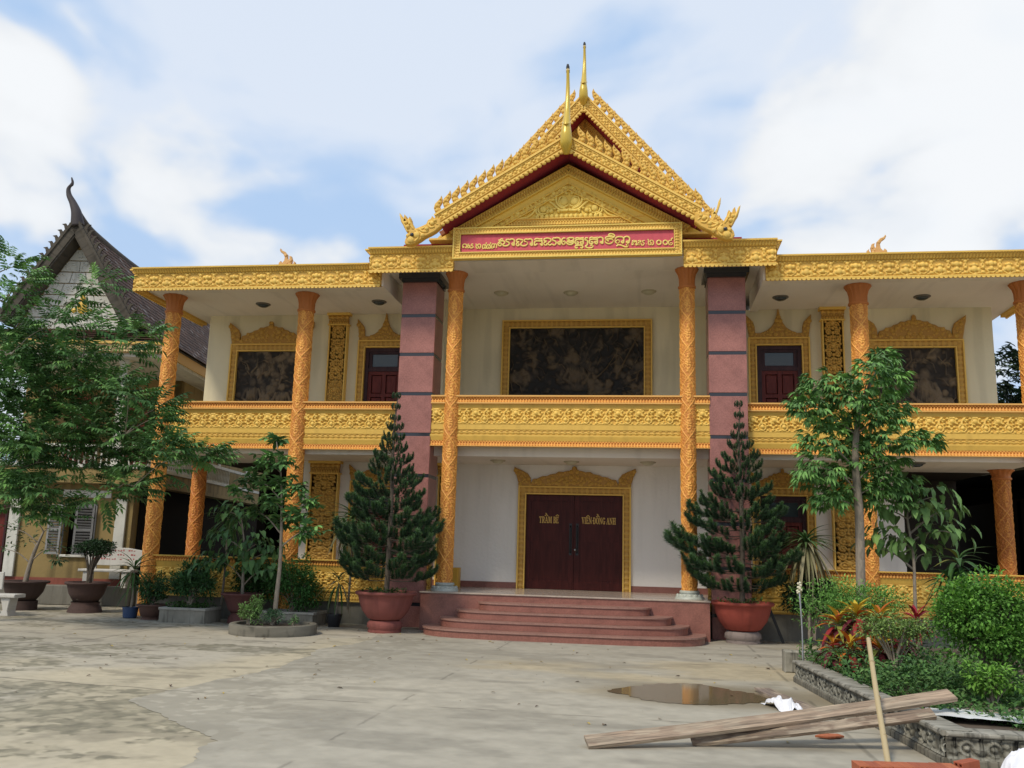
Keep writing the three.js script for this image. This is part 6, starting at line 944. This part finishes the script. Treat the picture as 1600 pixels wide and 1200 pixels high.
{ const t = thing('metal_rod', 'thin grey metal rod with a pale flower-like tip at the bed corner', 'rod', [3.62, .2, 5.5]); mesh('shaft', taper([[0, 0, 0], [.0, .5, 0], [-.02, .93, 0]], [.011], 7, 8), mSteel, t); SEED = 21; const l = []; for (let i = 0; i < 12; i++) { const q = new THREE.SphereGeometry(rr(.014, .024), 7, 5).toNonIndexed(); q.applyMatrix4(M4([-.02 + rr(-.03, .03), .93 + i * .012, rr(-.02, .02)], [rr(0, 3), 0, 0], [1, rr(.5, 1.2), 1])); l.push(q); } mesh('tip', l, mat({ color: C(.62, .58, .42), roughness: .6 }), t); }
{ const t = thing('leaning_strip', 'thin dark strip of wood leaning on the terracotta bowl', 'wood strip', [4.12, 0, .36]); const b = box(-.025, .025, 0, .76, -.015, .015); b.applyMatrix4(M4([0, .01, 0], [-.05, 0, .36])); mesh('strip', b, mBlackMetal, t); }
// hollow bricks
const brickGeo = (() => { const s = new THREE.Shape([new THREE.Vector2(-.04, 0), new THREE.Vector2(.04, 0), new THREE.Vector2(.04, .08), new THREE.Vector2(-.04, .08)]); for (const [x, y] of [[-.019, .021], [.019, .021], [-.019, .059], [.019, .059]]) { const h = new THREE.Path(); const r = .0125; h.moveTo(x - r, y - r); h.lineTo(x - r, y + r); h.lineTo(x + r, y + r); h.lineTo(x + r, y - r); h.closePath(); s.holes.push(h); } const g = new THREE.ExtrudeGeometry(s, { depth: .18, bevelEnabled: true, bevelSize: .0015, bevelThickness: .0015, bevelSegments: 1 }); g.translate(0, 0, -.09); return uvm(g); })();
const mBrick = [0, 1, 2].map(i => plaster([[.46, .13, .055], [.40, .105, .05], [.50, .155, .07]][i], .3, .4, 191 + i));
SEED = 88; const ORD = ['first', 'second', 'third', 'fourth', 'fifth', 'sixth', 'seventh', 'eighth', 'ninth'];
for (let i = 0; i < 9; i++) { const t = thing('hollow_brick', 'orange hollow clay brick, the ' + ORD[i] + ' from the left in the row at the lower edge', 'brick', [3.17 + i * .0835, .0, 10.69 - i * .012 + rr(-.01, .01)], .1 + rr(-.03, .03), 'hollow bricks in a row by the kerb'); mesh('body', brickGeo, mBrick[Math.floor(rnd() * 3)], t); }
{ const t = thing('hollow_brick', 'single hollow brick lying askew behind the brick row', 'brick', [3.98, .03, 10.52]); const m = mesh('body', brickGeo, mBrick[1], t); m.rotation.set(.12, -1.0, .1); }
{ const t = thing('brick_shard', 'broken orange tile shard on the ground by the bamboo pole', 'shard', [3.2, 0, 9.35], .3); mesh('piece', plate([[-.14, 0], [-.02, -.05], [.13, -.02], [.1, .04], [-.03, .05]], .02, .004).rotateX(-Math.PI / 2 + .12), mBrick[2], t, { pos: [0, .015, 0] }); const u = thing('brick_shard', 'small brick chunk on the ground behind the upper plank', 'shard', [2.98, 0, 8.75]); mesh('piece', box(-.05, .05, 0, .05, -.04, .04, .008), mBrick[0], u); }
// crumpled white cloths
function cloth(label, at, w, d, h, seed, turn) { const t = thing('white_cloth', label, 'cloth', at, turn); const g = new THREE.PlaneGeometry(w, d, 60, 44); g.rotateX(-Math.PI / 2); const p = g.attributes.position;
  for (let i = 0; i < p.count; i++) { const x = p.getX(i), z = p.getZ(i), u = x / w * 2, v = z / d * 2, R = Math.sqrt(u * u * .9 + v * v), fall = Math.pow(clamp(1.12 - R), .55), q = fbm(x * 9 / w * .35 + seed, z * 5 / d * .3 + 7, 4096, seed, 3), r1 = 1 - Math.abs(2 * fbm(u * 1.6 + 20 + q, v * 1.1 + 20, 4096, seed + 3, 2) - 1), r2 = 1 - Math.abs(2 * fbm(u * 3 + v * 1.5 + 40, v * 2.2 - u + 40, 4096, seed + 9, 2) - 1);
    p.setXYZ(i, x * (.82 + .5 * (q - .3)), .004 + fall * h * (.25 + .75 * r1 * r1 + .35 * (r2 * r2 - .5)), z * (.8 + .5 * (fbm(u + 9, v + 3, 4096, seed + 2, 2) - .3))); }
  g.computeVertexNormals(); mesh('cloth', g, mat({ color: C(.74, .74, .77), roughness: .8, side: THREE.DoubleSide }), t); }
cloth('crumpled white cloth on the ground beside the worn board', [3.04, .006, 7.8], .3, .62, .17, 5, .3);
cloth('large crumpled white sack at the lower right corner', [4.42, .006, 10.78], .6, .5, .3, 9, 0);
{ const t = thing('white_sheet', 'flat white plastic sheet lying on the soil under the big bush', 'sheet', [4.55, .26, 9.35], -.1); const g = new THREE.PlaneGeometry(.95, .42, 30, 14); g.rotateX(-Math.PI / 2); const p = g.attributes.position; for (let i = 0; i < p.count; i++) p.setY(i, .05 * (fbm(p.getX(i) * 5 + 9, p.getZ(i) * 5 + 9, 64, 3, 3) - .3)); g.computeVertexNormals(); mesh('sheet', g, mat({ color: C(.68, .69, .68), roughness: .5, side: THREE.DoubleSide }), t); }
// fallen leaves and crumbs
{ SEED = 93; const a = new Acc(), v = leaf(.07, .035, { droop: .2, fold: .3, n: 3, col: [1, 1, 1], mid: 1 }); for (let i = 0; i < 420; i++) { const x = rr(-9, 3.4), z = Math.pow(rnd(), 1.3) * 9 + 1.2; if (Math.abs(x) < 2.7 && z < 2.2) continue; a.add(v, frame(V(x, .014, z), V(rr(-1, 1), .05, rr(-1, 1)), UP, i < 150 ? rr(.5, 1.1) : rr(.12, .35)), pick([[.12, .07, .03], [.2, .13, .05], [.08, .05, .03], [.42, .3, .05], [.28, .24, .18]])); } tag(mesh('fallen_leaves', a.geo(), mNeedle, null, { kind: 'stuff' }), 'small dry leaves scattered over the courtyard', 'fallen leaves'); }
scene.traverse(o => { if (o.isMesh) { o.castShadow = true; o.receiveShadow = true; } });
renderer.render(scene, camera);
